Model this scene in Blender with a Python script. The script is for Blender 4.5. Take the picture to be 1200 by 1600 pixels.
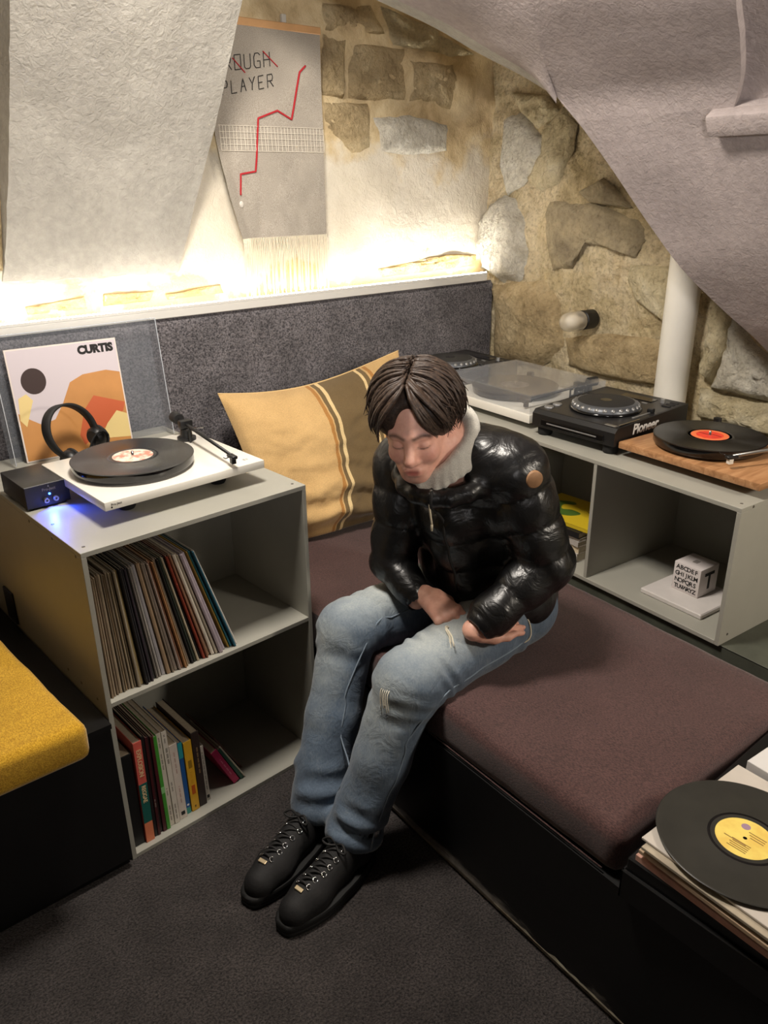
import bpy, bmesh, math, random
import numpy as np
from mathutils import Vector, Matrix, noise as mnoise

for o in list(bpy.data.objects):
    bpy.data.objects.remove(o, do_unlink=True)
scene = bpy.context.scene
COL = scene.collection
random.seed(7)

# ------------------------------------------------------------------ camera
cam_data = bpy.data.cameras.new('camera')
cam_data.sensor_fit = 'VERTICAL'
cam_data.sensor_height = 24.0
cam_data.sensor_width = 18.0
cam_data.lens = 1236.88 / 1600 * 24.0
cam_data.clip_start = 0.02
cam = bpy.data.objects.new('camera', cam_data)
COL.objects.link(cam)
CR = Vector((0.76096642, -0.64872819, -0.00904705))
CU = Vector((0.25496225, 0.28619322, 0.92362747))
CF = Vector((0.59659397, 0.70515614, -0.38318462))
CP = Vector((-0.48938, -1.57910, 1.58282))
cam.matrix_world = Matrix(((CR.x, CU.x, -CF.x, CP.x), (CR.y, CU.y, -CF.y, CP.y), (CR.z, CU.z, -CF.z, CP.z), (0, 0, 0, 1)))
scene.camera = cam

# ------------------------------------------------------------------ world, room lamps and added fill
world = bpy.data.worlds.new('world')
scene.world = world
world.use_nodes = True
wb = world.node_tree.nodes['Background']
wb.inputs[0].default_value = (0.95, 0.93, 1.0, 1)
wb.inputs[1].default_value = 0.085
def area_light(name, loc, target, size, sizey, power, color):
    l = bpy.data.lights.new(name, 'AREA')
    l.shape = 'RECTANGLE'; l.size = size; l.size_y = sizey; l.energy = power; l.color = color
    o = bpy.data.objects.new(name, l); COL.objects.link(o)
    o.location = loc
    o.rotation_euler = (Vector(target) - Vector(loc)).to_track_quat('-Z', 'Y').to_euler()
    return o
area_light('ceiling_lamp', (0.32, -0.20, 2.42), (0.80, -0.20, 0.5), 0.30, 0.30, 37, (1.0, 0.92, 0.82))
area_light('side_lamp', (1.42, -2.20, 1.70), (1.7, -0.3, 1.0), 0.22, 0.22, 25, (1.0, 0.90, 0.76))
# added fill spot, unseen behind the viewer, to brighten the vaults and pier
ul = bpy.data.lights.new('vault_fill', 'SPOT'); ul.energy = 160; ul.color = (1.0, 0.95, 0.93); ul.spot_size = math.radians(74); ul.spot_blend = 0.9; ul.shadow_soft_size = 0.12
uo = bpy.data.objects.new('vault_fill', ul); COL.objects.link(uo)
uo.location = (-0.7, -2.3, 1.75)
uo.rotation_euler = (Vector((0.80, 0.1, 2.42)) - uo.location).to_track_quat('-Z', 'Y').to_euler()
vs = scene.view_settings
vs.view_transform = 'Standard'; vs.look = 'None'; vs.gamma = 1.0; vs.use_curve_mapping = False
vs.exposure = 0.12

# ------------------------------------------------------------------ helpers: materials
def s2l(c):
    return tuple(((x / 255.0) / 12.92 if x / 255.0 <= 0.04045 else ((x / 255.0 + 0.055) / 1.055) ** 2.4) for x in c[:3]) + (1.0,)
def new_mat(name):
    m = bpy.data.materials.new(name); m.use_nodes = True
    nt = m.node_tree
    return m, nt, nt.nodes['Principled BSDF']
def add_bump(nt, p, height_socket, strength, dist=0.01, prev=None):
    b = nt.nodes.new('ShaderNodeBump'); b.inputs['Strength'].default_value = strength; b.inputs['Distance'].default_value = dist
    nt.links.new(height_socket, b.inputs['Height'])
    if prev: nt.links.new(prev, b.inputs['Normal'])
    nt.links.new(b.outputs['Normal'], p.inputs['Normal'])
    return b.outputs['Normal']
def texco(nt, kind='Object'):
    t = nt.nodes.new('ShaderNodeTexCoord'); return t.outputs[kind]
def noise_tex(nt, scale, detail=4, rough=0.55, vec=None, dist=0.0):
    n = nt.nodes.new('ShaderNodeTexNoise'); n.inputs['Scale'].default_value = scale; n.inputs['Detail'].default_value = detail
    n.inputs['Roughness'].default_value = rough; n.inputs['Distortion'].default_value = dist
    if vec is not None: nt.links.new(vec, n.inputs['Vector'])
    return n.outputs['Fac']
def ramp(nt, fac, stops):
    r = nt.nodes.new('ShaderNodeValToRGB')
    el = r.color_ramp.elements
    while len(el) < len(stops): el.new(0.5)
    for e, (p, c) in zip(el, stops): e.position = p; e.color = c
    nt.links.new(fac, r.inputs['Fac'])
    return r.outputs['Color']
def mix(nt, a, b, fac, mode='MIX'):
    m = nt.nodes.new('ShaderNodeMix'); m.data_type = 'RGBA'; m.blend_type = mode
    for s, v in (('A', a), ('B', b)):
        sock = [i for i in m.inputs if i.name == s and i.type == 'RGBA'][0]
        if isinstance(v, (tuple, list)): sock.default_value = v
        else: nt.links.new(v, sock)
    f = [i for i in m.inputs if i.name == 'Factor' and i.type == 'VALUE'][0]
    if isinstance(fac, (int, float)): f.default_value = fac
    else: nt.links.new(fac, f)
    return [o for o in m.outputs if o.type == 'RGBA'][0]
MATS = {}
def mat(name, rgb, rough=0.5, metal=0.0, var=0.0, vscale=20, bump=0.0, bscale=80, bdist=0.002, spec=0.5, sheen=0.0, coat=0.0):
    """plain procedural material: colour with a little noise variation and fine relief"""
    if name in MATS: return MATS[name]
    m, nt, p = new_mat(name)
    c = s2l(rgb)
    p.inputs['Roughness'].default_value = rough; p.inputs['Metallic'].default_value = metal
    p.inputs['Specular IOR Level'].default_value = spec
    p.inputs['Sheen Weight'].default_value = sheen; p.inputs['Coat Weight'].default_value = coat
    tc = texco(nt)
    if var > 0:
        f = noise_tex(nt, vscale, 4, 0.6, tc)
        lo = tuple(x * (1 - var) for x in c[:3]) + (1,); hi = tuple(min(1, x * (1 + var)) for x in c[:3]) + (1,)
        nt.links.new(ramp(nt, f, [(0.3, lo), (0.7, hi)]), p.inputs['Base Color'])
    else:
        p.inputs['Base Color'].default_value = c
    if bump > 0: add_bump(nt, p, noise_tex(nt, bscale, 3, 0.6, tc), bump, bdist)
    MATS[name] = m
    return m
def emit(name, rgb, strength):
    if name in MATS: return MATS[name]
    m, nt, p = new_mat(name)
    p.inputs['Base Color'].default_value = s2l(rgb)
    p.inputs['Emission Color'].default_value = s2l(rgb); p.inputs['Emission Strength'].default_value = strength
    MATS[name] = m
    return m
def clear_mat(name, tint, alpha_mix, rough=0.03):
    """thin clear acrylic: mostly transparent with a glossy coat and a faint milky tint"""
    if name in MATS: return MATS[name]
    m, nt, p = new_mat(name)
    out = nt.nodes['Material Output']
    tr = nt.nodes.new('ShaderNodeBsdfTransparent'); tr.inputs[0].default_value = (0.97, 0.975, 0.98, 1)
    gl = nt.nodes.new('ShaderNodeBsdfGlossy'); gl.inputs['Color'].default_value = (1, 1, 1, 1); gl.inputs['Roughness'].default_value = rough
    p.inputs['Base Color'].default_value = s2l(tint); p.inputs['Roughness'].default_value = 0.5
    lw = nt.nodes.new('ShaderNodeLayerWeight'); lw.inputs['Blend'].default_value = 0.5
    pw = nt.nodes.new('ShaderNodeMath'); pw.operation = 'POWER'; pw.inputs[1].default_value = 4.0; nt.links.new(lw.outputs['Facing'], pw.inputs[0])
    fr = nt.nodes.new('ShaderNodeMath'); fr.operation = 'MULTIPLY_ADD'; fr.inputs[1].default_value = 0.55; fr.inputs[2].default_value = 0.03; nt.links.new(pw.outputs[0], fr.inputs[0])
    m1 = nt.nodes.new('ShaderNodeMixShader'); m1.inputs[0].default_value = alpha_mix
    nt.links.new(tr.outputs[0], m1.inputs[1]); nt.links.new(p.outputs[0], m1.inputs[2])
    mx = nt.nodes.new('ShaderNodeMixShader')
    nt.links.new(fr.outputs[0], mx.inputs[0]); nt.links.new(m1.outputs[0], mx.inputs[1]); nt.links.new(gl.outputs[0], mx.inputs[2])
    nt.links.new(mx.outputs[0], out.inputs['Surface'])
    MATS[name] = m
    return m

# ------------------------------------------------------------------ helpers: objects and meshes
def link(o, parent=None):
    COL.objects.link(o)
    if parent is not None: o.parent = parent
    return o
def tag(o, label=None, cat=None, group=None, kind=None):
    if label: o['label'] = label
    if cat: o['category'] = cat
    if group: o['group'] = group
    if kind: o['kind'] = kind
    return o
def thing(name, label, cat, loc=(0, 0, 0), rotz=0.0, group=None, M=None):
    o = bpy.data.objects.new(name, None); o.empty_display_size = 0.05
    COL.objects.link(o)
    if M is not None: o.matrix_world = M
    else: o.location = loc; o.rotation_euler = (0, 0, rotz)
    return tag(o, label, cat, group)
def mesh_obj(name, verts, faces, m, parent=None, smooth=False):
    me = bpy.data.meshes.new(name)
    me.from_pydata([tuple(v) for v in verts], [], [tuple(f) for f in faces]); me.update()
    if m: me.materials.append(m)
    if smooth: me.polygons.foreach_set('use_smooth', [True] * len(me.polygons))
    return link(bpy.data.objects.new(name, me), parent)
class MB:
    """collects shapes into one mesh"""
    def __init__(s): s.v = []; s.f = []
    def add(s, v, f, M=None):
        n = len(s.v)
        s.v += [tuple((M @ Vector(p))) if M is not None else tuple(p) for p in v]
        s.f += [tuple(i + n for i in q) for q in f]; return s
    def box(s, x0, x1, y0, y1, z0, z1, M=None):
        v = [(x0, y0, z0), (x1, y0, z0), (x1, y1, z0), (x0, y1, z0), (x0, y0, z1), (x1, y0, z1), (x1, y1, z1), (x0, y1, z1)]
        f = [(0, 3, 2, 1), (4, 5, 6, 7), (0, 1, 5, 4), (1, 2, 6, 5), (2, 3, 7, 6), (3, 0, 4, 7)]
        return s.add(v, f, M)
    def bbox(s, x0, x1, y0, y1, z0, z1, r=0.003, seg=2, M=None):
        bm = bmesh.new()
        bmesh.ops.create_cube(bm, size=1.0)
        for v in bm.verts:
            v.co = Vector((x0 + (v.co.x + .5) * (x1 - x0), y0 + (v.co.y + .5) * (y1 - y0), z0 + (v.co.z + .5) * (z1 - z0)))
        bmesh.ops.bevel(bm, geom=list(bm.edges), offset=r, segments=seg, profile=0.5, affect='EDGES')
        bm.verts.index_update()
        s.add([v.co.copy() for v in bm.verts], [[v.index for v in f.verts] for f in bm.faces], M); bm.free(); return s
    def lathe(s, prof, n=32, M=None, cx=0, cy=0):
        """prof: list of (r, z); ends close when r == 0"""
        v = []; f = []; rings = []
        for r, z in prof:
            if r < 1e-7: rings.append([len(v)]); v.append((cx, cy, z))
            else:
                rings.append(list(range(len(v), len(v) + n)))
                v += [(cx + r * math.cos(2 * math.pi * k / n), cy + r * math.sin(2 * math.pi * k / n), z) for k in range(n)]
        for a, b in zip(rings[:-1], rings[1:]):
            for k in range(n):
                k2 = (k + 1) % n
                if len(a) == 1 and len(b) == 1: continue
                if len(a) == 1: f.append((a[0], b[k2], b[k]))
                elif len(b) == 1: f.append((a[k], a[k2], b[0]))
                else: f.append((a[k], a[k2], b[k2], b[k]))
        return s.add(v, f, M)
    def tube(s, pts, r, n=8, M=None, closed=False):
        pts = [Vector(p) for p in pts]; N = len(pts)
        rs = r if isinstance(r, (list, tuple)) else [r] * N
        v = []; f = []
        up = Vector((0, 0, 1)); prev = None
        for i, p in enumerate(pts):
            a = pts[(i - 1) % N] if (closed or i > 0) else p
            b = pts[(i + 1) % N] if (closed or i < N - 1) else p
            t = (b - a)
            if t.length < 1e-9: t = Vector((0, 0, 1))
            t.normalize()
            if prev is None:
                x = t.cross(up)
                if x.length < 1e-3: x = t.cross(Vector((1, 0, 0)))
            else: x = prev - t * prev.dot(t)
            if x.length < 1e-6: x = t.orthogonal()
            x.normalize(); y = t.cross(x); prev = x
            for k in range(n):
                a_ = 2 * math.pi * k / n
                v.append(p + (x * math.cos(a_) + y * math.sin(a_)) * rs[i])
        m = N if closed else N - 1
        for i in range(m):
            j = (i + 1) % N
            for k in range(n):
                k2 = (k + 1) % n
                f.append((i * n + k, i * n + k2, j * n + k2, j * n + k))
        if not closed:
            f.append(tuple(range(n))[::-1]); f.append(tuple((N - 1) * n + k for k in range(n)))
        return s.add(v, f, M)
    def prism(s, poly, z0, z1, M=None):
        """poly: list of (x, y) counter-clockwise, extruded from z0 to z1"""
        n = len(poly)
        v = [(x, y, z0) for x, y in poly] + [(x, y, z1) for x, y in poly]
        f = [tuple(range(n))[::-1], tuple(range(n, 2 * n))] + [(k, (k + 1) % n, n + (k + 1) % n, n + k) for k in range(n)]
        return s.add(v, f, M)
    def build(s, name, m, parent=None, smooth=False, angle=None):
        o = mesh_obj(name, s.v, s.f, m, parent, smooth or angle is not None)
        if angle is not None:
            o.data.polygons.foreach_set('use_smooth', [True] * len(o.data.polygons))
            o.data.set_sharp_from_angle(angle=math.radians(angle))
        return o
def text_geo(txt, size, font_shear=0.0, bold=0.0, depth=0.0004, spacing=1.0):
    """letters as a thin mesh lying in XY, centred on the origin"""
    c = bpy.data.curves.new('lettering', 'FONT'); c.body = txt; c.size = size; c.align_x = 'CENTER'; c.align_y = 'CENTER'
    c.shear = font_shear; c.offset = bold; c.extrude = depth; c.space_character = spacing; c.resolution_u = 3
    o = bpy.data.objects.new('lettering', c); COL.objects.link(o)
    dg = bpy.context.evaluated_depsgraph_get()
    me = bpy.data.meshes.new_from_object(o.evaluated_get(dg))
    v = [x.co.copy() for x in me.vertices]; f = [list(p.vertices) for p in me.polygons]
    bpy.data.objects.remove(o); bpy.data.curves.remove(c); bpy.data.meshes.remove(me)
    return v, f
def frame(origin, xdir, ydir):
    """matrix with local x, y along the given directions"""
    x = Vector(xdir).normalized(); z = x.cross(Vector(ydir)).normalized(); y = z.cross(x)
    M = Matrix(((x.x, y.x, z.x, origin[0]), (x.y, y.y, z.y, origin[1]), (x.z, y.z, z.z, origin[2]), (0, 0, 0, 1)))
    return M
def RZ(loc, a): return Matrix.Translation(loc) @ Matrix.Rotation(a, 4, 'Z')
def fbm(x, y, z, octv=4):
    return mnoise.fractal(Vector((x, y, z)), 0.9, 2.0, octv)
def catmull(pts, n=6):
    out = []; P = [Vector(p) for p in pts]
    P = [P[0] * 2 - P[1]] + P + [P[-1] * 2 - P[-2]]
    for i in range(1, len(P) - 2):
        for k in range(n):
            t = k / n
            a, b, c, d = P[i - 1], P[i], P[i + 1], P[i + 2]
            out.append(0.5 * ((2 * b) + (c - a) * t + (2 * a - 5 * b + 4 * c - d) * t * t + (3 * b - a - 3 * c + d) * t ** 3))
    out.append(P[-2]); return out
GL = 0.0384          # the record shelf stands turned by this angle
GR = -0.0932         # the long shelf and the right wall are turned by this one
TOPZ = 0.862
ML = RZ((0, 0, 0), GL)
MR = RZ((1.3067, -0.792, 0), GR)
# ================================================================== the room
def carpet_mat(name, dark, light, bump=0.9, scale=420):
    m, nt, p = new_mat(name)
    tc = texco(nt)
    f1 = noise_tex(nt, scale, 3, 0.75, tc); f2 = noise_tex(nt, 9, 4, 0.6, tc)
    c = ramp(nt, f1, [(0.36, s2l(dark)), (0.62, s2l(light))])
    c2 = ramp(nt, f2, [(0.3, (0.62, 0.62, 0.62, 1)), (0.7, (1.15, 1.15, 1.15, 1))])
    nt.links.new(mix(nt, c, c2, 1.0, 'MULTIPLY'), p.inputs['Base Color'])
    p.inputs['Roughness'].default_value = 0.95; p.inputs['Sheen Weight'].default_value = 0.15; p.inputs['Specular IOR Level'].default_value = 0.15
    add_bump(nt, p, f1, bump, 0.006)
    return m
def rock_mat(name, cols, scale=6, bump=0.7, bscale=28, spots=0.5):
    m, nt, p = new_mat(name)
    tc = texco(nt)
    f = noise_tex(nt, scale, 7, 0.62, tc, 0.4)
    n = len(cols)
    c = ramp(nt, f, [(0.28 + 0.44 * i / (n - 1), s2l(k)) for i, k in enumerate(cols)])
    g = noise_tex(nt, 70, 5, 0.7, tc)
    c2 = ramp(nt, g, [(0.36, (0.62, 0.58, 0.52, 1)), (0.5, (1, 1, 1, 1)), (0.7, (1.08, 1.06, 1.02, 1))])
    c = mix(nt, c, c2, spots, 'MULTIPLY')
    nt.links.new(c, p.inputs['Base Color'])
    p.inputs['Roughness'].default_value = 0.95; p.inputs['Specular IOR Level'].default_value = 0.2
    b1 = add_bump(nt, p, noise_tex(nt, bscale, 8, 0.68, tc, 0.3), bump, 0.032)
    v = nt.nodes.new('ShaderNodeTexVoronoi'); v.inputs['Scale'].default_value = 55
    nt.links.new(tc, v.inputs['Vector'])
    add_bump(nt, p, v.outputs['Distance'], bump * 0.35, 0.006, b1)
    return m
def plaster_mat(name, a, b, bump=0.5, bscale=60):
    m, nt, p = new_mat(name)
    tc = texco(nt)
    f = noise_tex(nt, 3.0, 5, 0.6, tc, 0.5); g = noise_tex(nt, 45, 4, 0.6, tc)
    c = ramp(nt, f, [(0.3, s2l(a)), (0.7, s2l(b))])
    c2 = ramp(nt, g, [(0.3, (0.86, 0.86, 0.86, 1)), (0.7, (1.06, 1.06, 1.06, 1))])
    nt.links.new(mix(nt, c, c2, 1.0, 'MULTIPLY'), p.inputs['Base Color'])
    p.inputs['Roughness'].default_value = 0.92; p.inputs['Specular IOR Level'].default_value = 0.2
    b1 = add_bump(nt, p, noise_tex(nt, bscale, 6, 0.6, tc, 0.6), bump, 0.012)
    add_bump(nt, p, noise_tex(nt, 240, 2, 0.6, tc), bump * 0.5, 0.002, b1)
    return m
# exposed masonry whose lower part is covered by smooth render: the two are blended by a ragged line
def backwall_mat():
    m, nt, p = new_mat('masonry_and_render')
    tc = texco(nt)
    sep = nt.nodes.new('ShaderNodeSeparateXYZ'); nt.links.new(tc, sep.inputs[0])
    f = noise_tex(nt, 7, 7, 0.62, tc, 0.5)
    stone = ramp(nt, f, [(0.28, s2l((164, 142, 108))), (0.45, s2l((204, 182, 142))), (0.60, s2l((222, 204, 166))), (0.74, s2l((182, 158, 120)))])
    rend = ramp(nt, noise_tex(nt, 4, 5, 0.6, tc), [(0.3, s2l((206, 196, 176))), (0.7, s2l((226, 218, 202)))])
    ragged = noise_tex(nt, 5, 5, 0.6, tc)
    a = nt.nodes.new('ShaderNodeMath'); a.operation = 'MULTIPLY_ADD'; a.inputs[1].default_value = 0.55
    nt.links.new(ragged, a.inputs[0]); nt.links.new(sep.outputs['Z'], a.inputs[2])
    up = nt.nodes.new('ShaderNodeMapRange'); up.inputs['From Min'].default_value = 1.93; up.inputs['From Max'].default_value = 2.02
    nt.links.new(a.outputs[0], up.inputs['Value'])
    lo = nt.nodes.new('ShaderNodeMapRange'); lo.inputs['From Min'].default_value = 1.58; lo.inputs['From Max'].default_value = 1.54
    nt.links.new(a.outputs[0], lo.inputs['Value'])
    c = mix(nt, rend, stone, up.outputs[0])
    c = mix(nt, c, s2l((210, 186, 138)), lo.outputs[0])
    nt.links.new(c, p.inputs['Base Color'])
    p.inputs['Roughness'].default_value = 0.93; p.inputs['Specular IOR Level'].default_value = 0.2
    b1 = add_bump(nt, p, noise_tex(nt, 30, 7, 0.62, tc, 0.5), 0.55, 0.014)
    add_bump(nt, p, noise_tex(nt, 110, 4, 0.6, tc, 0.8), 0.45, 0.005, b1)
    return m
M_floor = carpet_mat('dark_floor_carpet', (22, 20, 20), (82, 75, 73), 1.0, 190)
M_panel = carpet_mat('grey_wall_carpet', (52, 50, 54), (138, 133, 136), 1.0, 170)
M_back = backwall_mat()
M_mortar = rock_mat('old_mortar', [(176, 156, 120), (212, 194, 154), (232, 216, 182), (196, 174, 134)], 6, 1.0, 26, 0.75)
M_vault = plaster_mat('grey_vault_plaster', (150, 140, 138), (166, 155, 152), 0.38, 75)
M_pier = plaster_mat('pale_pier_plaster', (152, 148, 140), (172, 168, 159), 0.55, 60)
M_rock = {
 'cream': rock_mat('rock_cream', [(192, 176, 140), (220, 206, 170), (236, 226, 198)], 9, 1.0, 30),
 'tan': rock_mat('rock_tan', [(166, 144, 108), (202, 180, 140), (222, 204, 166)], 7, 1.0, 30),
 'grey': rock_mat('rock_grey', [(146, 134, 112), (176, 162, 134), (204, 188, 154)], 9, 0.9, 30),
 'white': rock_mat('rock_white', [(200, 192, 174), (228, 222, 206), (242, 238, 226)], 10, 1.0, 34),
 'amber': rock_mat('rock_amber', [(190, 158, 104), (212, 184, 132), (226, 206, 160)], 12, 0.8, 40),
}

def grid_obj(name, nu, nv, fn, m, parent=None):
    v = [fn(i / nu, j / nv) for j in range(nv + 1) for i in range(nu + 1)]
    w = nu + 1
    f = [(j * w + i, j * w + i + 1, (j + 1) * w + i + 1, (j + 1) * w + i) for j in range(nv) for i in range(nu)]
    return mesh_obj(name, v, f, m, parent, True)

# floor: a slab of carpet
flo = MB().box(-2.6, 2.4, -3.6, 1.0, -0.06, 0.0).build('floor', M_floor); tag(flo, 'dark grey cut pile carpet covering the floor', kind='structure')

# back wall
def backpt(u, w):
    x = -1.6 + 4.1 * u; z = -0.02 + 2.9 * w
    amp = 0.006 + 0.016 * max(0, min(1, (z - 1.6) / 0.3))
    return (x, 0.862 - amp * (0.5 + fbm(x * 5, z * 5, 3)), z)
wall_back = grid_obj('wall_back', 260, 190, backpt, M_back); tag(wall_back, 'back wall of old limestone blocks and pale render', kind='structure')
# right wall
WP = Vector((2.14, 0.794, 0)); WT = Vector((math.sin(GR), -math.cos(GR), 0)); WN = Vector((-math.cos(GR), -math.sin(GR), 0))
def rightpt(u, w):
    s = -0.25 + 3.4 * (1 - u); z = -0.02 + 2.9 * w
    h = -0.014 + 0.016 * fbm(s * 6, z * 6, 9) + 0.006 * fbm(s * 24, z * 24, 5)
    q = WP + WT * s + WN * h
    return (q.x, q.y, z)
wall_right = grid_obj('wall_right', 230, 200, rightpt, M_mortar); tag(wall_right, 'right wall of rough old limestone and mortar', kind='structure')
# walls behind and beside the camera, plain plaster
wall_left = MB().box(-2.66, -2.6, -3.6, 1.0, 0, 2.9).build('wall_left', M_pier); tag(wall_left, 'plain plastered left wall', kind='structure')
wall_rear = MB().box(-2.6, 2.4, -3.66, -3.6, 0, 2.9).build('wall_rear', M_pier); tag(wall_rear, 'plain plastered wall behind the viewer', kind='structure')
ceil0 = MB().box(-2.66, 2.6, -3.66, 1.0, 2.88, 2.94).build('ceiling', M_vault); tag(ceil0, 'flat plastered ceiling high above the vaults', kind='structure')

def stone(poly, to3d, normal, h, m, parent, seed, rough=0.008):
    """one block: irregular outline, rounded shoulders, uneven face, standing proud of the joint"""
    n0 = len(poly)
    pts = []
    for i in range(n0):                       # denser outline with a little wobble
        a, b = poly[i], poly[(i + 1) % n0]
        for k in range(5):
            t = k / 5
            pts.append((a[0] + (b[0] - a[0]) * t, a[1] + (b[1] - a[1]) * t))
    cx = sum(p[0] for p in pts) / len(pts); cy = sum(p[1] for p in pts) / len(pts)
    rings = [(1.10, -0.012), (1.02, 0.06), (0.95, 0.42), (0.86, 0.75), (0.72, 0.92), (0.54, 1.0), (0.34, 1.04), (0.16, 1.05)]
    v = []; f = []; n = len(pts)
    for sc, hh in rings:
        for (x, y) in pts:
            w = 1 + 0.07 * fbm(x * 16 + seed, y * 16, 1)
            px, py = cx + (x - cx) * sc * w, cy + (y - cy) * sc * w
            hz = h * hh if hh > 0 else hh
            if hh > 0.1: hz += rough * fbm(px * 22, py * 22, seed) + 0.6 * rough * fbm(px * 55, py * 55, seed)
            v.append(to3d(px, py) + normal * hz)
    v.append(to3d(cx, cy) + normal * (h * 1.05))
    for r in range(len(rings) - 1):
        for k in range(n):
            f.append((r * n + k, r * n + (k + 1) % n, (r + 1) * n + (k + 1) % n, (r + 1) * n + k))
    b = (len(rings) - 1) * n
    for k in range(n): f.append((b + k, b + (k + 1) % n, len(v) - 1))
    return mesh_obj('stone', v, f, m, parent, True)
R3D = lambda s, z: WP + WT * s + Vector((0, 0, z))
B3D = lambda x, z: Vector((x, 0.855, z))
RST = [
 ('white', 0.055, [(-0.036, 1.485), (0.038, 1.523), (0.105, 1.499), (0.158, 1.428), (0.185, 1.319), (0.155, 1.229), (0.061, 1.202), (-0.042, 1.24), (-0.087, 1.316), (-0.062, 1.421)]),
 ('white', 0.016, [(0.028, 1.805), (0.126, 1.822), (0.236, 1.728), (0.225, 1.661), (0.145, 1.582), (0.065, 1.547), (0.021, 1.643)]),
 ('cream', 0.012, [(0.249, 1.771), (0.332, 1.824), (0.393, 1.763), (0.386, 1.689), (0.331, 1.592), (0.251, 1.559), (0.179, 1.594), (0.24, 1.683)]),
 ('cream', 0.012, [(0.066, 1.903), (0.238, 1.879), (0.308, 1.826), (0.215, 1.773), (0.125, 1.833)]),
 ('grey', 0.010, [(0.307, 1.502), (0.499, 1.499), (0.707, 1.455), (0.741, 1.404), (0.709, 1.338), (0.591, 1.365), (0.483, 1.37), (0.445, 1.287), (0.347, 1.269), (0.302, 1.385)]),
 ('cream', 0.012, [(0.714, 1.301), (0.924, 1.306), (0.915, 1.163), (0.888, 1.127), (0.757, 1.189), (0.713, 1.251)]),
 ('tan', 0.035, [(0.014, 1.165), (0.284, 1.203), (0.379, 1.125), (0.411, 0.979), (0.295, 0.882), (0.043, 0.868)]),
 ('tan', 0.022, [(0.442, 1.008), (0.645, 1.049), (0.885, 1.06), (0.893, 0.914), (0.664, 0.896), (0.469, 0.911)]),
 ('grey', 0.010, [(0.448, 1.548), (0.547, 1.59), (0.687, 1.497), (0.497, 1.515)]),
 ('cream', 0.035, [(1.074, 1.214), (1.133, 1.169), (1.127, 1.057), (1.088, 0.966), (1.058, 0.985), (1.06, 1.095)]),
 ('white', 0.045, [(1.141, 1.159), (1.277, 1.064), (1.356, 0.959), (1.288, 0.939), (1.099, 0.944), (1.135, 1.047)]),
 ('cream', 0.040, [(1.061, 0.924), (1.296, 0.929), (1.367, 0.839), (1.191, 0.839), (1.068, 0.836)]),
]
for k, (c, h, poly) in enumerate(RST):
    stone(poly[::-1], R3D, WN, h, M_rock[c], wall_right, k * 3.7, 0.016 if h > 0.03 else 0.007)
BST = [
 ('tan', 0.012, [(1.322, 2.038), (1.416, 2.037), (1.405, 1.864), (1.314, 1.863)]),
 ('tan', 0.016, [(1.443, 2.025), (1.683, 2.025), (1.693, 1.858), (1.444, 1.866)]),
 ('tan', 0.016, [(1.714, 1.993), (1.93, 1.999), (1.96, 1.936), (1.921, 1.851), (1.709, 1.863)]),
 ('tan', 0.014, [(1.313, 1.839), (1.51, 1.839), (1.522, 1.705), (1.433, 1.683), (1.317, 1.761)]),
 ('white', 0.020, [(1.548, 1.799), (1.709, 1.816), (1.909, 1.791), (1.905, 1.701), (1.742, 1.682), (1.583, 1.695)]),
 ('tan', 0.014, [(1.327, 2.129), (1.531, 2.146), (1.587, 2.072), (1.417, 2.047), (1.323, 2.051)]),
 ('cream', 0.014, [(1.588, 2.145), (1.834, 2.105), (2.04, 2.039), (1.903, 2.018), (1.647, 2.042)]),
 ('amber', 0.004, [(0.231, 1.266), (0.399, 1.277), (0.404, 1.245), (0.236, 1.243)]),
 ('amber', 0.004, [(0.468, 1.28), (0.624, 1.276), (0.609, 1.248), (0.464, 1.246)]),
 ('amber', 0.004, [(0.666, 1.263), (0.863, 1.276), (0.873, 1.249), (0.675, 1.246)]),
 ('tan', 0.020, [(0.10, 1.988), (0.319, 1.997), (0.28, 1.82), (0.10, 1.801)]),
 ('tan', 0.020, [(0.05, 1.786), (0.277, 1.805), (0.228, 1.571), (0.05, 1.556)]),
 ('tan', 0.020, [(0.02, 1.541), (0.225, 1.555), (0.188, 1.374), (0.02, 1.362)]),
 ('amber', 0.004, [(1.578, 1.278), (1.924, 1.31), (2.096, 1.3), (2.099, 1.256), (1.594, 1.248)]),
]
for k, (c, h, poly) in enumerate(BST):
    stone(poly[::-1], B3D, Vector((0, -1, 0)), h, M_rock[c], wall_back, 50 + k * 3.1)

# plastered springing of a vault that leans out of the back wall
PRE = [(0.714, 0.85, 1.328), (0.725, 0.83, 1.377), (0.769, 0.77, 1.564), (0.803, 0.7, 1.738), (0.814, 0.61, 1.894), (0.814, 0.52, 2.033), (0.804, 0.42, 2.153), (0.783, 0.3, 2.274), (0.75, 0.1, 2.42)]
PLE = [(0.182, 0.85, 1.34), (0.195, 0.83, 1.409), (0.217, 0.78, 1.571), (0.229, 0.72, 1.721), (0.231, 0.64, 1.855), (0.225, 0.55, 1.971), (0.209, 0.45, 2.07), (0.186, 0.33, 2.167), (0.15, 0.1, 2.3)]
pr = catmull(PRE, 5); pl = catmull(PLE, 5)
v = []; f = []; nu = 36
for j, (a, b) in enumerate(zip(pl, pr)):
    for i in range(nu + 1):
        t = i / nu
        p = a.lerp(b, t)
        e = min(t, 1 - t) * 14
        d = 0.012 * fbm(p.x * 5, p.y * 5, p.z * 5) * min(1, e)
        v.append((p.x + (0.004 * fbm(1, p.z * 14, 2) if i in (0, nu) else 0), p.y - d, p.z))
    v.append((b.x, 0.87, b.z)); v.append((a.x, 0.87, a.z))
w = nu + 3
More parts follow.
